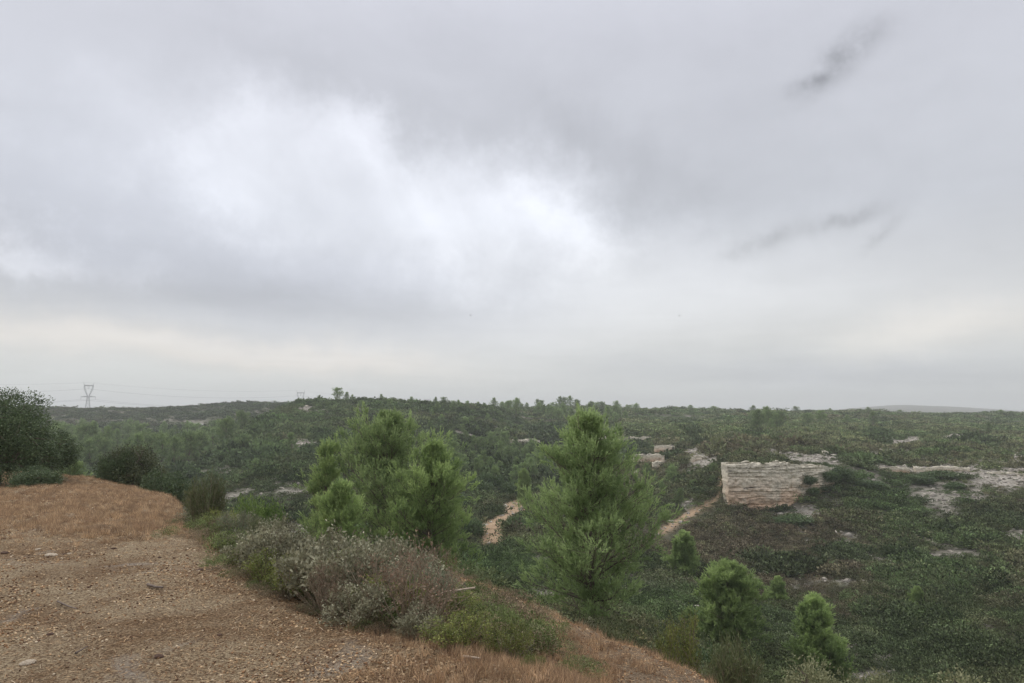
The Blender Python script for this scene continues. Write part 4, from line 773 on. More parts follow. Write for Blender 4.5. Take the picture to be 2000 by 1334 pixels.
NM = ('stem', 'foliage')
KINDS = {'cistus': dict(kind='tip', mat=M['cistus'], nst=34, per=9, nleaf=10, leaf=.038), 'rosemary': dict(kind='needle', mat=M['rosemary'], nst=34, per=12, nleaf=15, leaf=.024),
         'kermes': dict(kind='leaf', mat=M['kermes'], nst=30, per=11, nleaf=14, leaf=.026), 'broom': dict(kind='needle', mat=M['broom'], nst=44, per=9, nleaf=12, leaf=.04),
         'pale': dict(kind='leaf', mat=M['pale'], nst=34, per=12, nleaf=16, leaf=.032),
         'dry': dict(kind='tip', mat=M['deadleaf'], nst=40, per=8, nleaf=4, leaf=.02)}
BM = {k: [bush_meshes('%s_%d' % (k, i), .42, .62, 500 + 10 * a + i, **KINDS[k]) for i in range(3 if k != 'dry' else 2)] for a, k in enumerate(KINDS)}
first = {}
def bush(k, loc, s, label, group=None, hs=1.0):
    i = int(RNG.integers(0, len(BM[k]))); key = (k, i); nm = {'cistus': 'cistus_bush', 'rosemary': 'rosemary_bush', 'kermes': 'kermes_oak_bush', 'broom': 'broom_bush', 'pale': 'pale_bush', 'dry': 'dry_bush'}[k]
    sc = (s, s, s * hs); rz = RNG.uniform(0, 6.28)
    if key not in first: first[key] = plant(nm, BM[k][i], loc, label, 'bush', group, rz, sc, NM); return first[key]
    return dup(first[key], loc, rz, sc, label, group)
print('bush meshes', time.time() - T0)
# strip of bushes between the field and the lower path
STRIP = [(395, 1000), (480, 975), (600, 1000), (700, 1020), (830, 1075), (850, 1122), (900, 1160), (1000, 1210), (1055, 1245), (1000, 1255), (900, 1243), (800, 1222), (700, 1190), (560, 1140), (480, 1100), (410, 1045)]
LBL = {'cistus': 'grey-green leafy bush with pale tips in the strip between field and lower path', 'rosemary': 'dark narrow-leaved bush in the strip between field and lower path',
       'kermes': 'yellow-green small-leaved bush at the field side of the strip', 'dry': 'brown dried-out bush with bare twigs in the strip beside the field', 'broom': 'thin-stemmed green bush in the strip beside the field'}
placed = []
tries = 0
EDGE = ([390, 430, 480, 560, 640, 700, 800, 860, 900, 960, 1010, 1060], [12.2, 10.3, 8.2, 6.75, 6.0, 5.65, 5.3, 5.15, 5.1, 5.0, 4.85, 4.75], [15, 15, 14, 13, 12, 11.5, 11, 10.4, 9.2, 8.2, 7.6, 6.6])
while len(placed) < 190 and tries < 9000:
    tries += 1; qx = RNG.uniform(390, 1060); y0, y1 = np.interp(qx, EDGE[0], EDGE[1]), np.interp(qx, EDGE[0], EDGE[2]); Y = y0 + (y1 - y0) * RNG.random() ** 1.2; X = ratio(qx, 1100)[0] * Y
    if any((X - a) ** 2 + (Y - b) ** 2 < .34 ** 2 for a, b in placed): continue
    Z = float(H(X, Y)); f_, p_, c_, b_, px, py = masks(np.array([X]), np.array([Y]), np.array([Z])); px, py = px[0], py[0]
    if p_[0] > .5: continue
    placed.append((X, Y)); front = Y < y0 + .45 + .3 * RNG.random(); dpt = (Y - y0) / (y1 - y0)
    k = RNG.choice(['kermes', 'rosemary', 'dry', 'cistus'], p=[.50, .18, .14, .18]) if front else RNG.choice(['cistus', 'rosemary', 'kermes', 'dry', 'broom'], p=[.52, .20, .10, .10, .08])
    if px > 880 and RNG.random() < .6: k = 'kermes'
    s = RNG.uniform(.62, 1.0) * (.62 if front else 1.0) * 1.1
    tl = np.interp(px, [390, 480, 560, 640, 700, 800, 850, 900, 960, 1010, 1060], [990, 1005, 1026, 1038, 1042, 1070, 1112, 1148, 1180, 1228, 1275]); mh = (EYE + ratio(px, tl)[1] * Y - Z) / .64
    if mh < .22: placed.pop(); continue
    s = min(s, mh * RNG.uniform(.8, 1.05))
    bush(k, (X, Y, Z - .02), s, LBL[k], 'bushes in the strip between field and path: ' + k, RNG.uniform(.8, 1.15))
print('strip', len(placed))
# slope side of the lower path
SL = {'cistus': 'pale-leaved bush along the outer edge of the lower brown path', 'rosemary': 'dark fine-leaved bush on the slope just below the lower path', 'kermes': 'green bush on the slope just below the lower path',
      'broom': 'olive wispy bush on the slope below the lower path', 'dry': 'leafless brown bush on the slope below the lower path'}
pl2 = []; tries = 0
while len(pl2) < 150 and tries < 9000:
    tries += 1; Y = 7 * (26 / 7) ** RNG.random(); px = RNG.uniform(840, 1990); u, _ = ratio(px, 1150); X = u * Y; Z = float(H(X, Y)); f, pa, c, b, qx, qy = masks(np.array([X]), np.array([Y]), np.array([Z]))
    if f[0] > .5 or pa[0] > .5 or qy[0] > 1420: continue
    if Y < np.interp(qx[0], [840, 900, 960, 1010, 1060, 1150, 1250, 1350, 1450, 1600, 2000], [11.9, 11.6, 11.3, 10.6, 10.1, 9.1, 8.2, 7.5, 6.7, 5.2, 4]): continue
    edge = masks(np.array([X - .35]), np.array([Y - .55]), np.array([Z]))[1][0] > .5
    if any((X - a) ** 2 + (Y - b) ** 2 < (.42 if edge else .62) ** 2 for a, b in pl2): continue
    top_lim = np.interp(qx[0], [840, 900, 1000, 1100, 1200, 1300, 1450, 1600, 1750, 2000], [1040, 1058, 1095, 1130, 1168, 1215, 1262, 1285, 1300, 1300])
    k = RNG.choice(['cistus', 'kermes', 'broom', 'rosemary', 'dry'], p=[.42, .12, .22, .14, .10] if edge else [.16, .22, .28, .24, .10]); s = RNG.uniform(.5, .9) * (1 + max(0, Y - 12) / 20)
    ytop = to_px(X, Y, Z + .55 * s)[1]
    if ytop < top_lim + RNG.uniform(0, 20): continue
    pl2.append((X, Y)); bush(k, (X, Y, Z - .02), s, SL[k], 'bushes on the slope below the lower path: ' + k, RNG.uniform(.7, 1.1))
print('slope', len(pl2), time.time() - T0)
def oak_meshes(name, ht, rad, seed, nl=16, ntip=70, nleaf=24, leaf=.06, mat=None, zc_=.55, zr=.5):
    """holm oak: short trunk, forking limbs, lobed crown of leaf clusters down to the ground"""
    rg = np.random.default_rng(seed); sk = Skel(); sk.line([np.array([0, 0, -.2]), np.array([.05, 0, ht * .25])], .05 * ht, .035 * ht)
    LC = []
    for i in range(nl):
        a = rg.uniform(0, 2 * pi); rr = rad * .62 * rg.uniform(.1, 1) ** .5; z = ht * rg.uniform(.22, .80) * (1 - .22 * (rr / rad) ** 2); c = np.array([cos(a) * rr, sin(a) * rr, z]); r = rad * rg.uniform(.28, .44)
        LC.append((c, r)); p0 = np.array([.05, 0, ht * .25]); md = (p0 + c) / 2 + rg.normal(0, .1, 3) * rad; sk.line([p0, md, c], .018 * ht, .008 * ht)
        for q in range(5):
            e = c + norm(rg.normal(size=3)) * r * .8; sk.seg(c, e, .007 * ht, .002 * ht)
    P, D, T = [], [], []
    for (c, r) in LC:
        d = norm(rg.normal(size=(ntip, 3))); pp = c + d * r * rg.uniform(.78, 1.12, (ntip, 1)) * [1, 1, .85]; t = rg.normal(.42, .15, ntip)
        P.append(np.repeat(pp, nleaf, 0)); D.append(np.repeat(d, nleaf, 0)); T.append(np.repeat(t, nleaf))
    P, D, T = np.concatenate(P), np.concatenate(D), np.concatenate(T); k = len(P); P = P + rg.normal(0, leaf * 1.35, (k, 3)); ok = P[:, 2] > -.05; P, D, T = P[ok], D[ok], T[ok]; k = len(P)
    V, Q, t = leafs(P, norm(D + rg.normal(0, .7, (k, 3)) + [0, 0, .2]), leaf * rg.uniform(.7, 1.3, k), leaf * .55, np.clip(T + rg.normal(0, .16, k), 0, 1))
    return sk.mesh(name + '_trunk', M['bark'], 6), mesh_np(name + '_crown', V, Q, mats=[mat or M['oak']], attrs={'tone': t})
# single bushes that stand out
for (k, px, Y, ytop, wide, lab) in [('broom', 395, 11.5, 928, .8, 'tall wispy green shrub rising at the far corner of the field'), ('KERM', 497, 17, 947, 1.35, 'rounded fresh green bush behind the wispy shrub at the corner of the field'),
                                 ('PALE', 1925, 9.5, 1285, 1.0, 'pale yellowish bush cut by the bottom edge at the far right'), ('PALE', 1560, 10, 1268, 1.1, 'yellowish wispy bush at the bottom edge below the yellow-green pine'),
                                 ('kermes', 1335, 15, 1196, .8, 'bright narrow bush left of the rounded young pine'), ('PALE', 1690, 9.8, 1295, .9, 'pale bush at the bottom edge left of the far right one'),
                                 ('broom', 1430, 10, 1262, .8, 'feathery bush at the path edge under the rounded young pine')]:
    loc = at_depth(px, Y, 1200); hh = top_height(px, ytop, Y, loc); s = hh / .62; w = min(max(wide, .5 * s), s * 1.1)
    if k == 'PALE':
        if 'pale_pair' not in globals(): pale_pair = oak_meshes('pale_shrub', 2.4, 1.0, 611, 18, 55, 15, .055, M['pale'])
        plant('pale_shrub', pale_pair, loc, lab, 'bush', None, RNG.uniform(0, 6), (max(.6, hh / 2.6),) * 2 + (hh / 2.4,)); continue
    if k == 'KERM':
        plant('kermes_oak_bush', oak_meshes('round_bush', 1.2, .8, 612, 18, 75, 16, .05, M['kermes_bright']), loc, lab, 'bush', None, 1, (.85, .85, hh / 1.3)); continue
    r = bush(k, loc, w, lab, None, s / w)
print('bushes', time.time() - T0)

OAK = 'holm_oak'
loc = at_depth(22, 22.5, 945); hh = top_height(22, 730, 22.5, loc)
oakA = oak_meshes('oak_a', hh, 1.8, 601, 24, 75, 24, .062)
plant(OAK, oakA, loc + [-.5, 0, 0], 'big dark holm oak cut off by the left edge, tallest plant on the field margin', 'holm oak')
loc = at_depth(92, 24.5, 930); hh = top_height(88, 838, 24.5, loc)
oakB = oak_meshes('oak_b', 2.0, 1.25, 602, 16, 60, 22, .062)
ob = plant(OAK, oakB, loc, 'lower dark lobe of oak against the right side of the big left-edge holm oak', 'holm oak', s=(.7, 1, hh / 2.0))
oakE = oak_meshes('oak_e', 1.0, 1.0, 606, 12, 60, 20, .055)
loc = at_depth(60, 21, 950); oe = plant(OAK, oakE, loc, 'low ragged oak scrub at the foot of the big left-edge holm oak', 'holm oak', s=(.8, .8, .55))
loc = at_depth(262, 27.5, 950); hh = top_height(255, 864, 27.5, loc)
oakC = oak_meshes('oak_c', hh, 1.35, 603, 20, 62, 24, .066, M['oak_top'])
plant(OAK, oakC, loc, 'rounded dark holm oak standing free at the far edge of the field', 'holm oak')
loc = at_depth(328, 22, 960); hh = top_height(325, 915, 22, loc)
dup(oe, loc, 2.2, (1.0, .8, hh / 1.0), 'low oak bush spreading from the right side of the free-standing holm oak')
loc = at_depth(225, 27, 950); dup(oe, loc, 4.2, (.7, .7, 1.2), 'low oak bush spreading from the left side of the free-standing holm oak')
M['oak_far'] = leaf_mat('dark_oak_leaves', (.045, .080, .032), (.15, .21, .085), .15, .2, .6)
oakD = oak_meshes('oak_d', 2.0, 1.3, 604, 16, 34, 8, .17, M['oak_far'])
of_used = []
# dark oaks on the ravine floor
for (px, Y, w, h_, lab) in [(920, 84, 1.7, 2.3, 'dark round oak left of the tan clearing'), (968, 97, 1.2, 1.1, 'small round oak at the top of the tan clearing'), (1003, 84, .9, 1.3, 'dark oak at the right edge of the tan clearing'),
                            (1026, 80, 1.2, 1.6, 'dark oak between the tan clearing and the tallest pine'), (880, 100, 2.4, 2.6, 'large dark oak thicket above the left side of the tan clearing'), (935, 115, 2.2, 2.2, 'dark oak among pines upstream of the clearing'),
                            (1004, 118, 1.9, 2.2, 'dark oak in the ravine above the clearing'), (960, 125, 2.2, 2.4, 'dark oak in the middle of the ravine woodland'), (590, 92, 1.7, 1.3, 'dark low bush on the stony shelf left of the large pines'),
                            (560, 96, 1.1, .9, 'small dark bush left of the one on the stony shelf'), (1585, 113.2, 1.1, 1.3, 'round dark bush growing against the cliff near its right end'), (1590, 112.6, 1.0, 1.1, 'second round bush lower on the cliff, under the first'), (1626, 115.5, 1.5, 1.6, 'dark thicket overlapping the right end of the cliff'), (1648, 117, 2.2, 1.8, 'dark thicket just past the right end of the cliff'),
                            (1520, 105, 2.2, 1.0, 'dark bush thicket at the foot of the cliff right of its cave'), (1555, 104, 2.6, 1.3, 'broad dark bush under the sloping lower edge of the cliff'), (1378, 117, 2.2, 1.1, 'dark green thicket left of the sandy trail'), (1345, 119, 2.0, 1.1, 'dark thicket further left of the sandy trail'),
                            (1350, 27, 1.1, 1.4, 'dark bush under the small dull green pine'), (1700, 118, 2.6, 1.2, 'dark bush band right of the cliff'), (1840, 124, 3.0, 1.4, 'dark bush band between the bare rock terraces'), (1800, 122, 2.5, 1.3, 'dark bush left of the one between the rock terraces'), (1868, 118, 1.6, 1.2, 'dark bush at the lower end of the rock terraces')]:
    loc = at_depth(px, Y, 1000) + [0, 0, -.1]
    if px in (1585, 1590, 1626, 1648): loc[2] = EYE + ratio(px, {1585: 946, 1590: 966, 1626: 940, 1648: 935}[px])[1] * Y
    if not of_used: of_used.append(plant(OAK, oakD, loc, lab, 'holm oak', None, 1.0, (w / 1.35, w / 1.35, h_ / 2.0)))
    else: dup(of_used[0], loc, RNG.uniform(0, 6), (w / 1.35, w / 1.35, h_ / 2.0), lab)
for i, (px, w) in enumerate([(1432, .8), (1452, 1.1), (1478, .7), (1506, 1.2), (1540, .8), (1566, 1.0), (1606, 1.1)]):
    loc = at_depth(px, 115.5, 905) + [0, 0, -.1]; dup(of_used[0], loc, RNG.uniform(0, 6), (w, w, w * .45), 'low bush on the upper lip of the cliff', 'bushes along the upper lip of the cliff')
print('oaks', time.time() - T0)

ORD = 'first second third fourth fifth sixth seventh eighth ninth tenth eleventh twelfth thirteenth fourteenth fifteenth sixteenth seventeenth eighteenth nineteenth twentieth'.split()
ORD += ['twenty-' + o for o in ORD[:9]] + ['thirtieth'] + ['thirty-' + o for o in ORD[:9]] + ['fortieth']
def relabel(start, noun, rows, where):
    """tell the members of a group apart: which row they stand in and their place along it"""
    obs = [o for o in COL.objects if o.get('group') and o['group'].startswith(start)]
    P = [(to_px(*o.location), o) for o in obs]; P.sort(key=lambda q: -q[0][1]); n = len(P); k = len(rows)
    for r in range(k):
        row = sorted(P[n * r // k: n * (r + 1) // k], key=lambda q: q[0][0])
        for i, (_, o) in enumerate(row):
            txt = '%s %s from the left%s %s' % (ORD[i], noun, (' in the %s row of' % rows[r]) if k > 1 else ' among', where); o['label'] = ' '.join(txt.split()[:16])
relabel('pines in the hollow', 'grey-green pine', ['lower', 'middle', 'upper'], 'the hollow behind the oaks')
relabel('pines in the ravine', 'mid green pine', ['lower', 'middle', 'upper'], 'the wooded ravine')
relabel('pines on the far slope', 'dark pine', ['lower', 'upper'], 'the far wooded slope')
relabel('scattered pines on the rounded', 'small pine', ['lower', 'upper'], 'the rounded hill flank')
relabel('pines of the clump', 'light green pine', ['only'], 'those clumped above the cliff')
relabel('low pines left', 'low pine', ['only'], 'those left of the sandy trail')
relabel('bushes along the upper lip', 'low bush', ['only'], 'those on the upper lip of the cliff')
relabel('pines in the descending', 'dark pine', ['only'], 'those on the descending crest')
relabel('trees on the flat skyline', 'dark tree', ['only'], 'those on the flat skyline')
BN = {'cistus': 'pale-tipped grey-green bush', 'rosemary': 'dark fine-leaved bush', 'kermes': 'yellow-green leafy bush', 'dry': 'brown dried-out bush', 'broom': 'olive wispy bush'}
for k_, nm_ in BN.items():
    relabel('bushes in the strip between field and path: ' + k_, nm_, ['front', 'back'], 'the strip')
    relabel('bushes on the slope below the lower path: ' + k_, nm_, ['nearer', 'farther'], 'the slope')

# ------------------------------------------------------------------ cliffs and outcrops
def rock_mat():
    mt = new_mat('limestone'); g = NT(mt)
    pos = g.n('ShaderNodeNewGeometry').outputs['Position']
    mp = g.n('ShaderNodeMapping'); g.set(mp.inputs[0], pos); mp.inputs['Scale'].default_value = (.22, .22, 2.2)
    mv = g.n('ShaderNodeMapping'); g.set(mv.inputs[0], pos); mv.inputs['Scale'].default_value = (1.5, 1.5, .18)
    st = g.noise(mp.outputs[0], 1.6, 6, .7, .5); dr = g.noise(mv.outputs[0], 1.0, 5, .65, .3); fi = g.noise(pos, 3.2, 6, .75)
    grey = g.ramp(fi, [(.28, (.38, .34, .265)), (.44, (.62, .56, .445)), (.64, (.80, .74, .61))])
    och = g.ramp(fi, [(.3, (.44, .29, .19)), (.65, (.68, .50, .35))])
    low = g.attr('low')
    c = g.mix(g.mth('MULTIPLY', g.ramp(g.noise(pos, .35, 4, .6), [(.36, (0, 0, 0)), (.52, (1, 1, 1))]), low), grey, och)
    c = g.mix(g.ramp(st, [(.585, (0, 0, 0)), (.66, (.8, .8, .8))]), c, (.085, .07, .06))
    c = g.mix(g.ramp(dr, [(.60, (0, 0, 0)), (.72, (.55, .55, .55))]), c, (.13, .10, .08))
    g.diff(c, 0, g.bump(fi, .5, .2), .95); return mt
M['rock'] = rock_mat()
def cliff(name, label, xs, tops, bots, Ys, ns, nt_, rough=.35, layers=9, seed=1, back=5.0, kind_cat='cliff', left_return=0):
    rg = np.random.default_rng(seed); s = np.linspace(0, 1, ns); xs_ = np.interp(s, np.linspace(0, 1, len(xs)), xs); f = lambda a: np.interp(xs_, xs, a)
    tp_, bt_, Yd = f(tops), f(bots), f(Ys)
    u = np.array([ratio(x, 930)[0] for x in xs_]); X0 = u * Yd
    zt = np.array([EYE + ratio(x, y)[1] * d for x, y, d in zip(xs_, tp_, Yd)]); zb = np.array([EYE + ratio(x, y)[1] * d for x, y, d in zip(xs_, bt_, Yd)]) - .5
    zt = zt + fbm(X0 * .9, X0 * 0 + seed, 3, 5) * .3 + np.round(fbm(X0 * .35, X0 * 0 + seed + 3, 3, 6) * 6) * .16 * min(1, (zt - zb).mean() / 3)
    t = np.linspace(0, 1, nt_)[None]; Z = zb[:, None] + (zt - zb)[:, None] * t; zz = Z - zb.mean()
    hgt_ = (zt - zb).mean(); lt = hgt_ / layers; wob = fbm(X0[:, None] / 6, zz / hgt_ * 3, 4, 8 + seed) * lt * 1.2; zq = zz + lt * .55 * np.sin(zz / lt * 1.37 + 2 + seed); li = (zq + wob) / lt; lf = li - np.floor(li); lid = np.floor(li).astype(int)
    off = vnoise(lid * 7.3 + .5, X0[:, None] / 3.5 + lid * 3.1, 23 + seed) - .5; crack = np.exp(-(np.minimum(lf, 1 - lf) / .10) ** 2)
    vj = np.abs(((X0[:, None] + lid * 1.7 + fbm(X0[:, None], Z, 2, 44) * .8) / (1.6 * lt + .6)) % 1 - .5); vert = np.exp(-((.5 - vj) / .05) ** 2)
    cm_ = np.clip(fbm(X0[:, None] / 2.5 + lid * 5.7, Z / 1.5, 3, 60 + seed) * 4 + .55, 0, 1.3); out_ = off * rough * 1.1 - crack * cm_ * rough * .7 - vert * np.clip(cm_ - .5, 0, 1) * rough * .9 + fbm(X0[:, None] / 4.5, Z / 9, 3, 33 + seed) * rough * 4 + fbm(X0[:, None] * 1.6, Z * 2.2, 4, 50) * rough * 1.6
    lean_ = t * .10 * hgt_; ends = np.sin(pi * np.clip(s, 0, 1))[:, None] ** .25
    Yv = Yd[:, None] - out_ + lean_ + (1 - ends) * .5; Xv = X0[:, None] + 0 * Yv + fbm(X0[:, None], Z * 1.5, 3, 77) * rough * .5
    # top surface running back into the hill, and end cheeks
    nb = 6; bk = np.linspace(0, 1, nb + 1)[1:][None]; Zt = Z[:, -1:] + -bk * back * .10 - (bk == 1) * 1.2; Yt = Yv[:, -1:] + bk * back; Xt = Xv[:, -1:] * (Yt / Yv[:, -1:])
    Xa, Ya, Za = np.concatenate([Xv, Xt], 1), np.concatenate([Yv, Yt], 1), np.concatenate([Z, Zt + fbm(Xt, Yt, 2, 9) * .4], 1); mcol = Xa.shape[1]
    low = np.concatenate([np.repeat(np.clip(1.25 - t * 1.6, 0, 1), ns, 0), np.zeros((ns, nb))], 1)
    def cheek(i):
        return np.stack([Xa[i] * Ya[i].max() / Ya[i] * .998, np.full(mcol, Ya[i].max()), Za[i]], -1)
    Vg = np.stack([Xa, Ya, Za], -1); Vg = np.concatenate([cheek(0)[None], Vg, cheek(-1)[None]], 0); low = np.concatenate([low[:1], low, low[-1:]], 0); nA = ns + 2
    i = np.arange(nA - 1)[:, None]; j = np.arange(mcol - 1)[None]; Q = np.stack([i * mcol + j, (i + 1) * mcol + j, (i + 1) * mcol + j + 1, i * mcol + j + 1], -1).reshape(-1, 4)
    return link(name, mesh_np(name, Vg.reshape(-1, 3), Q, mats=[M['rock']], attrs={'low': low.ravel()}), label=label, cat=kind_cat)
cliff('limestone_cliff', 'large pale and ochre layered limestone cliff face on the right hillside', [1413, 1422, 1500, 1560, 1600, 1628, 1645], [908, 906, 903, 905, 908, 913, 918], [984, 988, 996, 975, 962, 968, 945], [113, 110.5, 111, 113, 115, 117, 120], 340, 140, .38, 8, 1, 3.2)
cliff('limestone_cliff', 'small pale cliff on the far side of the ravine, left of the tallest pine', [994, 1010, 1035, 1055], [860, 857, 858, 860], [867, 868, 870, 876], [228, 228, 229, 230], 70, 26, .5, 5, 2)
cliff('limestone_cliff', 'broken pale rock band half hidden by the left side of the tallest pine', [1048, 1065, 1088], [849, 848, 850], [856, 862, 864], [240, 240, 241], 44, 20, .5, 4, 3)
cliff('limestone_cliff', 'pale rock band directly right of the tallest pine near its top', [1170, 1200, 1236], [853, 850, 848], [865, 866, 852], [236, 235, 236], 70, 22, .5, 4, 4)
cliff('limestone_cliff', 'short pale cliff on the ridge left of the brown plateau slope', [1233, 1245, 1275], [853, 853, 855], [869, 866, 861], [219, 218, 219], 60, 24, .5, 4, 5)
for i, (x0, x1, yt, yb, Y, lab) in enumerate(LEDGES):
    xm = (x0 + x1) / 2; cliff('rock_outcrop', lab, [x0, x0 * .7 + x1 * .3, x0 * .3 + x1 * .7, x1], [yt + .5, yt - 1.5, yt - 1, yt + 1], [yb, yb, yb, yb], [Y] * 4, max(24, int((x1 - x0) * 1.1)), 14, .28, 3, 10 + i, 3.0, 'rock')

# ruined wall far left
def box(c, s):
    c, s = np.array(c, float), np.array(s, float) / 2; v = np.array([(x, y, z) for x in (-1, 1) for y in (-1, 1) for z in (-1, 1)], float) * s + c
    return v, [(0, 1, 3, 2), (4, 6, 7, 5), (0, 4, 5, 1), (2, 3, 7, 6), (0, 2, 6, 4), (1, 5, 7, 3)]
def boxes(bs):
    Vs, Qs, n = [], [], 0
    for c, s in bs:
        v, q = box(c, s); Vs.append(v); Qs += [tuple(k + n for k in f) for f in q]; n += 8
    return np.concatenate(Vs), Qs
M['white_stone'] = bark_mat('pale_masonry', (.50, .48, .44), (.72, .70, .66), 2)
loc = at_depth(384, 372, 825); ru = link('ruined_wall', None, loc=tuple(loc), label='tiny broken white wall on the dark spur left of the rounded hill', cat='ruin')
wn = [(-3.2, .6, 2.6), (-1.9, .9, 1.4), (-.4, 1.2, 1.8), (1.1, 1.3, 1.1), (2.8, 1.6, 1.5)]
for x, w, hh in wn:
    v, q = boxes([((x, 0, hh / 2 - .6), (w, .5, hh + 1.2))]); v = v + RNG.normal(0, .06, v.shape); link('wall_fragment', mesh_np('wall_fragment', v, q, mats=[M['white_stone']]), ru)

# ------------------------------------------------------------------ pylons and wires
mt = new_mat('galvanised_steel'); g = NT(mt); g.diff(g.ramp(g.noise(g.n('ShaderNodeTexCoord').outputs['Object'], .5), [(.3, (.17, .18, .19)), (.7, (.26, .27, .28))]), 0, None, .5); M['steel'] = mt
def lattice(name, parent, A, B, w0, w1, n, r, axis=(0, 1, 0)):
    """square lattice beam from A to B"""
    A, B = np.array(A, float), np.array(B, float); d = norm(B - A); ax = np.array(axis, float); s1 = norm(np.cross(d, ax)); s2 = np.cross(d, s1); sk = Skel()
    cs = [(1, 1), (1, -1), (-1, -1), (-1, 1)]
    P = [[A + (B - A) * k / n + (s1 * c[0] + s2 * c[1]) * (w0 + (w1 - w0) * k / n) / 2 for c in cs] for k in range(n + 1)]
    for k in range(n):
        for c in range(4):
            sk.seg(P[k][c], P[k + 1][c], r, r); sk.seg(P[k][c], P[k + 1][(c + 1) % 4], r * .6, r * .6); sk.seg(P[k][(c + 1) % 4], P[k + 1][c], r * .6, r * .6)
            sk.seg(P[k + 1][c], P[k + 1][(c + 1) % 4], r * .6, r * .6)
    return link(name, sk.mesh(name, M['steel'], 4), parent)
def pylon(loc, rz, label):
    t = link('power_pylon', None, loc=tuple(loc), label=label, cat='pylon', group='pylons of the power line on the left skyline'); t.rotation_euler = (0, 0, rz); r = .21
    waist = 27.
    for sx in (-1, 1):
        for sy in (-1, 1):
            sk = Skel(); sk.line([np.array([sx * 4.6, sy * 4.6, -1]), np.array([sx * 2.3, sy * 2.3, 17]), np.array([sx * 1.5, sy * 1.5, waist])], r, r); link('leg', sk.mesh('leg', M['steel'], 4), t)
    sk = Skel(); zs = [0, 7, 13, 18, 22, 25, waist]
    wz = lambda z: np.interp(z, [-1, 17, waist], [4.6, 2.3, 1.5])
    for z0, z1 in zip(zs[:-1], zs[1:]):
        a, b = wz(z0), wz(z1)
        for (c0, c1) in [((1, 1), (1, -1)), ((1, -1), (-1, -1)), ((-1, -1), (-1, 1)), ((-1, 1), (1, 1))]:
            sk.seg([c0[0] * a, c0[1] * a, z0], [c1[0] * b, c1[1] * b, z1], r * .55, r * .55); sk.seg([c1[0] * a, c1[1] * a, z0], [c0[0] * b, c0[1] * b, z1], r * .55, r * .55); sk.seg([c0[0] * b, c0[1] * b, z1], [c1[0] * b, c1[1] * b, z1], r * .55, r * .55)
    link('body_bracing', sk.mesh('body_bracing', M['steel'], 4), t)
    for sx in (-1, 1):
        lattice('cross_arm', t, (sx * 1.4, 0, waist + .4), (sx * 10.5, 0, waist - .2), 1.8, .5, 6, r * .8)
        sk = Skel()
        for dy in (-.7, .7):
            o = [np.array([sx * 1.0, dy, waist]), np.array([sx * 4.2, dy, waist + 7]), np.array([sx * 6.3, dy, waist + 13]), np.array([sx * 6.9, dy, waist + 17.5])]
            i_ = [np.array([sx * .3, dy, waist]), np.array([sx * 2.7, dy, waist + 7]), np.array([sx * 4.7, dy, waist + 13]), np.array([sx * 5.5, dy, waist + 17.5])]
            sk.line(o, r, r); sk.line(i_, r, r)
            for k in range(3):
                for q in range(2):
                    f0, f1 = q / 2, (q + 1) / 2; sk.seg(o[k] + (o[k + 1] - o[k]) * f0, i_[k] + (i_[k + 1] - i_[k]) * f1, r * .5, r * .5); sk.seg(i_[k] + (i_[k + 1] - i_[k]) * f0, o[k] + (o[k + 1] - o[k]) * f0, r * .5, r * .5)
        link('upright', sk.mesh('upright', M['steel'], 4), t)
        sk = Skel(); sk.line([np.array([sx * 6.2, 0, waist + 18]), np.array([sx * 7.6, 0, waist + 23])], r * 2, r * .8); link('horn', sk.mesh('horn', M['steel'], 4), t)
    lattice('top_beam', t, (-6.8, 0, waist + 18), (6.8, 0, waist + 18), 1.5, 1.5, 8, r * .9)
    for (x, z, l) in [(-10.3, waist - .3, 4.2), (10.3, waist - .3, 4.2), (-1.2, waist + 17.3, 4.5), (1.2, waist + 17.3, 4.5)]:
        sk = Skel(); sk.seg([x, 0, z], [x * (1 if abs(x) > 5 else .2), 0, z - l], .22, .22); link('insulator', sk.mesh('insulator', M['steel'], 5), t)
    return t
PY = [(172, 1200, 747, 'nearest and tallest pylon, far left above the dark ridge'), (587, 1400, 762, 'middle pylon standing behind the left shoulder of the rounded hill'), (834.5, 1750, 777, 'farthest pylon, only its top showing between small pines on the crest')]
base = []
for (px, Y, yt, lab) in PY:
    u = ratio(px, 780)[0]; z = EYE + ratio(px, yt)[1] * Y - 50; base.append(np.array([u * Y, Y, z])); pylon(base[-1], .35, lab)
    # a footing pad reaching the plain
dirs = base[1] - base[0]; prev = base[0] - dirs * 1.0; prev[2] = base[0][2] + 2
mtw = new_mat('conductor_wire'); g = NT(mtw); g.diff((.10, .10, .11)); M['wire'] = mtw
line = [prev] + base; ca, sa = cos(.35), sin(.35)
def wire(p, q, sag, r, label):
    t = np.linspace(0, 1, 25)[:, None]; P = p * (1 - t) + q * t; P[:, 2] -= 4 * sag * (t * (1 - t))[:, 0]; sk = Skel(); sk.line(list(P), r, r)
    link('power_cable', sk.mesh('power_cable', M['wire'], 3), label=label, cat='power cable', group='power cables between the pylons')
spans = ['left of the nearest pylon', 'between the nearest and the middle pylon', 'between the middle and the farthest pylon']
for k in range(3):
    for (x, z, w) in [(-10.3, 22.4, 'left outer'), (10.3, 22.4, 'right outer'), (0, 39.8, 'central'), (-7.6, 50, 'thin upper left'), (7.6, 50, 'thin upper right')]:
        off = np.array([x * ca, x * sa, z]); wire(line[k] + off, line[k + 1] + off, 9 if z < 45 else 7, .13 if z < 45 else .05, '%s power cable sagging %s' % (w, spans[k]))

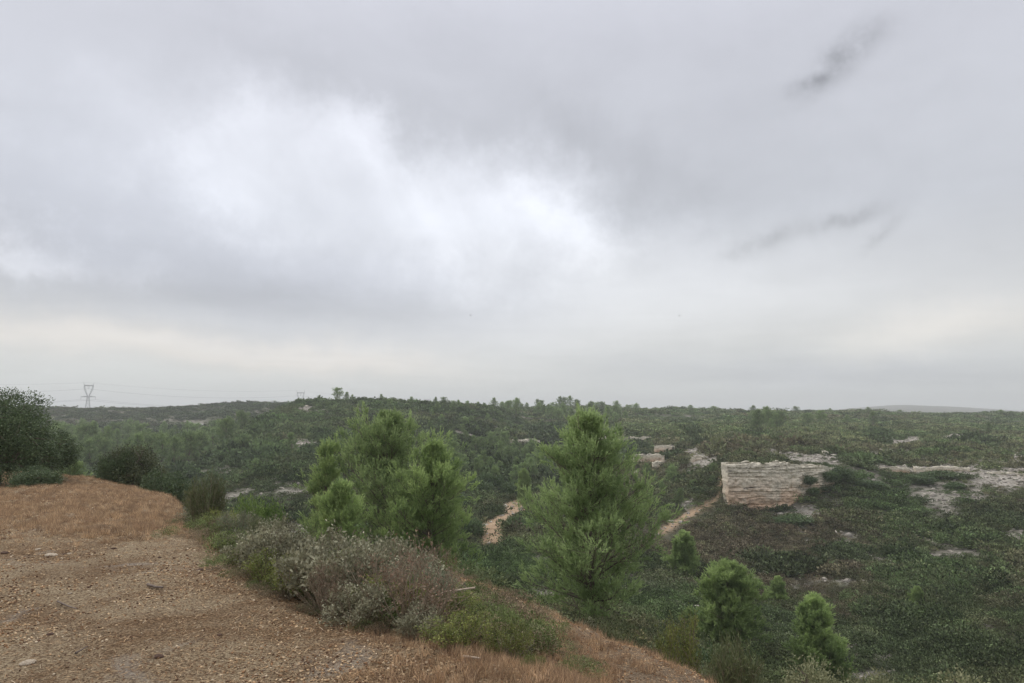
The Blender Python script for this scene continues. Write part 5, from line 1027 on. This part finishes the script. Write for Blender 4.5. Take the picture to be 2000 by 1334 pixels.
# ------------------------------------------------------------------ small foreground things
def stick(name, pts, r0, r1, label, cat='stick', fork=None, mat='deadwood'):
    t = link(name, None, loc=tuple(pts[0]), label=label, cat=cat); p0 = np.array(pts[0]); sk = Skel(); sk.line([np.array(p) - p0 for p in pts], r0, r1); link('stem', sk.mesh('stem', M[mat], 6), t)
    for fk in (fork or []):
        sk = Skel(); sk.line([np.array(p) - p0 for p in fk], r0 * .7, r1 * .7); link('side_twig', sk.mesh('side_twig', M[mat], 5), t)
    return t
def gp(px, py, dz=.02): p = hit(px, py); p[2] += dz; return p
a, b, c_ = gp(702, 1220, .02), gp(685, 1206, .05), gp(660, 1192, .14)
stick('fallen_branch', [a, b, c_], .014, .006, 'pale forked dead branch lying at the edge of the field against the bushes', 'branch', [[b, gp(699, 1200, .10)], [a, gp(712, 1216, .06)]])
stick('fallen_stick', [gp(288, 1146), gp(303, 1151), gp(318, 1152)], .013, .008, 'dark stick lying alone on the open field', fork=None, mat='bark')
stick('fallen_stick', [gp(905, 1289), gp(940, 1296, .03)], .010, .006, 'thin pale stick on the brown grass below the bush strip')
stick('fallen_stick', [gp(112, 1180), gp(135, 1190), gp(150, 1194)], .008, .004, 'thin dark twig lying on the left part of the field', mat='bark')
stick('fallen_stick', [gp(147, 1282), gp(170, 1272, .03)], .007, .003, 'thin dark twig near the chalky patch at bottom left', mat='bark')
# leafless shrub at the corner of the field
loc = gp(372, 1015, 0); t = link('bare_shrub', None, loc=tuple(loc), label='pale leafless twiggy shrub standing in front of the wispy shrub at the field corner', cat='bush')
for i in range(9):
    a_ = RNG.uniform(0, 6.28); ln = RNG.uniform(.4, .85); sk = Skel(); p = np.zeros(3); d = norm(np.array([cos(a_) * .55, sin(a_) * .35, 1.0])); pts = [p]
    for k in range(4): d = norm(d + RNG.normal(0, .15, 3)); p = p + d * ln / 4; pts.append(p)
    sk.line(pts, .016, .006)
    for q in range(4):
        k = int(RNG.integers(1, 4)); sk.seg(pts[k], pts[k] + norm(d + RNG.normal(0, .5, 3)) * ln * .3, .005, .002)
    link('twig', sk.mesh('twig', M['deadwood'], 5), t)
# broken dried branch hanging on the bushes
loc = at_depth(858, 6.0, 1190); loc[2] = H(loc[0], loc[1]) + .30
t = link('broken_branch', None, loc=tuple(loc), label='broken branch with withered brown leaves lying on the right part of the bush strip', cat='branch')
sk = Skel(); sk.line([np.array([.28, .05, .08]), np.array([.05, 0, .06]), np.array([-.12, 0, .0]), np.array([-.25, -.02, -.10])], .008, .004)
for q in range(9): x = RNG.uniform(-.25, .1); sk.seg([x, 0, 0], [x + RNG.normal(0, .06), RNG.normal(0, .06), RNG.uniform(-.1, .08)], .003, .002)
link('stem', sk.mesh('stem', M['deadwood'], 5), t)
P = np.stack([RNG.uniform(-.30, .08, 260), RNG.normal(0, .06, 260), RNG.normal(0, .055, 260)], 1); V_, Q_, t_ = leafs(P, RNG.normal(size=(260, 3)) + [0, 0, -.5], .03, .014, RNG.random(260)); link('withered_leaves', mesh_np('withered_leaves', V_, Q_, mats=[M['deadleaf']], attrs={'tone': t_}), t)
# single stones
def rock_mesh(name, seed, mat):
    import bmesh
    rg = np.random.default_rng(seed); bm = bmesh.new(); bmesh.ops.create_icosphere(bm, subdivisions=3, radius=.5); V_ = np.array([v.co[:] for v in bm.verts]); dsp = 1 + fbm(V_[:, 0] * 3 + seed, V_[:, 1] * 3 + V_[:, 2] * 2, 3, seed % 50) * .8
    for v, dd in zip(bm.verts, dsp): v.co = v.co * float(dd); v.co.z *= .6
    me = bpy.data.meshes.new(name); bm.to_mesh(me); bm.free(); me.materials.append(mat)
    at = me.attributes.new('low', 'FLOAT', 'POINT'); return me
mt = new_mat('field_stone'); g = NT(mt); o_ = g.n('ShaderNodeTexCoord').outputs['Object']; ff = g.noise(o_, 6, 5, .65); g.diff(g.ramp(ff, [(.3, (.36, .28, .20)), (.7, (.66, .57, .45))]), 0, g.bump(ff, .6, .05), .9); M['fstone'] = mt
mt = new_mat('dark_clod'); g = NT(mt); o_ = g.n('ShaderNodeTexCoord').outputs['Object']; ff = g.noise(o_, 6, 5, .65); g.diff(g.ramp(ff, [(.3, (.05, .03, .022)), (.7, (.17, .10, .07))]), 0, g.bump(ff, .6, .05), .9); M['clod'] = mt
rk = [rock_mesh('field_stone_mesh_%d' % i, 700 + i, M['fstone']) for i in range(3)]; rd = [rock_mesh('clod_mesh_%d' % i, 710 + i, M['clod']) for i in range(3)]
for (px, py, s, dark, lab) in [(100, 1086, .17, 0, 'flat pale stone on the upper left of the field'), (72, 1074, .10, 0, 'small pale stone left of the flat pale one'), (55, 1296, .12, 0, 'rounded pale stone in the bottom left corner area'), (135, 1082, .07, 0, 'little pale stone right of the flat pale one'),
                               (608, 1198, .055, 0, 'white pebble-sized stone at the edge of the field by the bushes'), (136, 1160, .05, 0, 'small light stone in the middle left of the field'), (312, 1089, .06, 1, 'small round dark clod high on the field'), (429, 1241, .055, 1, 'dark round clod on the lower middle of the field'),
                               (390, 1114, .11, 1, 'reddish dark clod near the bright patch of the field'), (222, 1072, .09, 1, 'flat dark clod high on the left field'), (310, 1284, .09, 1, 'dark clod at the bottom of the field'), (98, 1240, .07, 1, 'dark lump by the chalky patch at the left'), (10, 1081, .12, 1, 'dark lump at the left edge of the field'),
                               (173, 1147, .05, 1, 'small dark clod left of the dark stick'), (125, 1083, .06, 1, 'dark lump right of the flat pale stone'), (1002, 1256, .06, 0, 'pale stone under the last bush of the strip'), (230, 1166, .04, 0, 'small pale stone mid field'), (289, 1168, .05, 1, 'dark clod under the dark stick'), (520, 1160, .05, 0, 'pale stone on the field near the yellow-green bushes')]:
    o = link('field_stone' if not dark else 'earth_clod', (rd if dark else rk)[int(RNG.integers(0, 3))], loc=tuple(gp(px, py, s * .05)), label=lab, cat='stone' if not dark else 'clod'); s *= .78; o.scale = (s, s * .8, s * .5); o.rotation_euler = (0, 0, RNG.uniform(0, 6))
# two birds far up
mt = new_mat('bird_feathers'); g = NT(mt); g.diff((.05, .05, .055)); M['bird'] = mt
for (px, py, lab) in [(919, 616, 'tiny dark bird in the sky above the gap between the large pines'), (1327, 617, 'tiny dark bird in the sky above the right plateau')]:
    Y = 160; u, rt = ratio(px, py); o = link('bird', None, loc=(u * Y, Y, EYE + rt * Y), label=lab, cat='bird')
    sk = Skel(); sk.line([np.array([-.16, 0, 0]), np.array([0, 0, .01]), np.array([.12, 0, .02]), np.array([.2, 0, .03])], .03, .02); sk.R0[1] = .05; sk.R1[0] = .05; link('body', sk.mesh('body', M['bird'], 6), o)
    for sg in (-1, 1):
        v = np.array([(.07, 0, .02), (-.07, 0, .02), (-.06, sg * .22, .12), (.08, sg * .2, .12), (-.08, sg * .48, .05)]); link('wing', mesh_np('wing', v, [(0, 1, 2, 3)], [(3, 2, 4)], mats=[M['bird']]), o)
print('done', time.time() - T0)
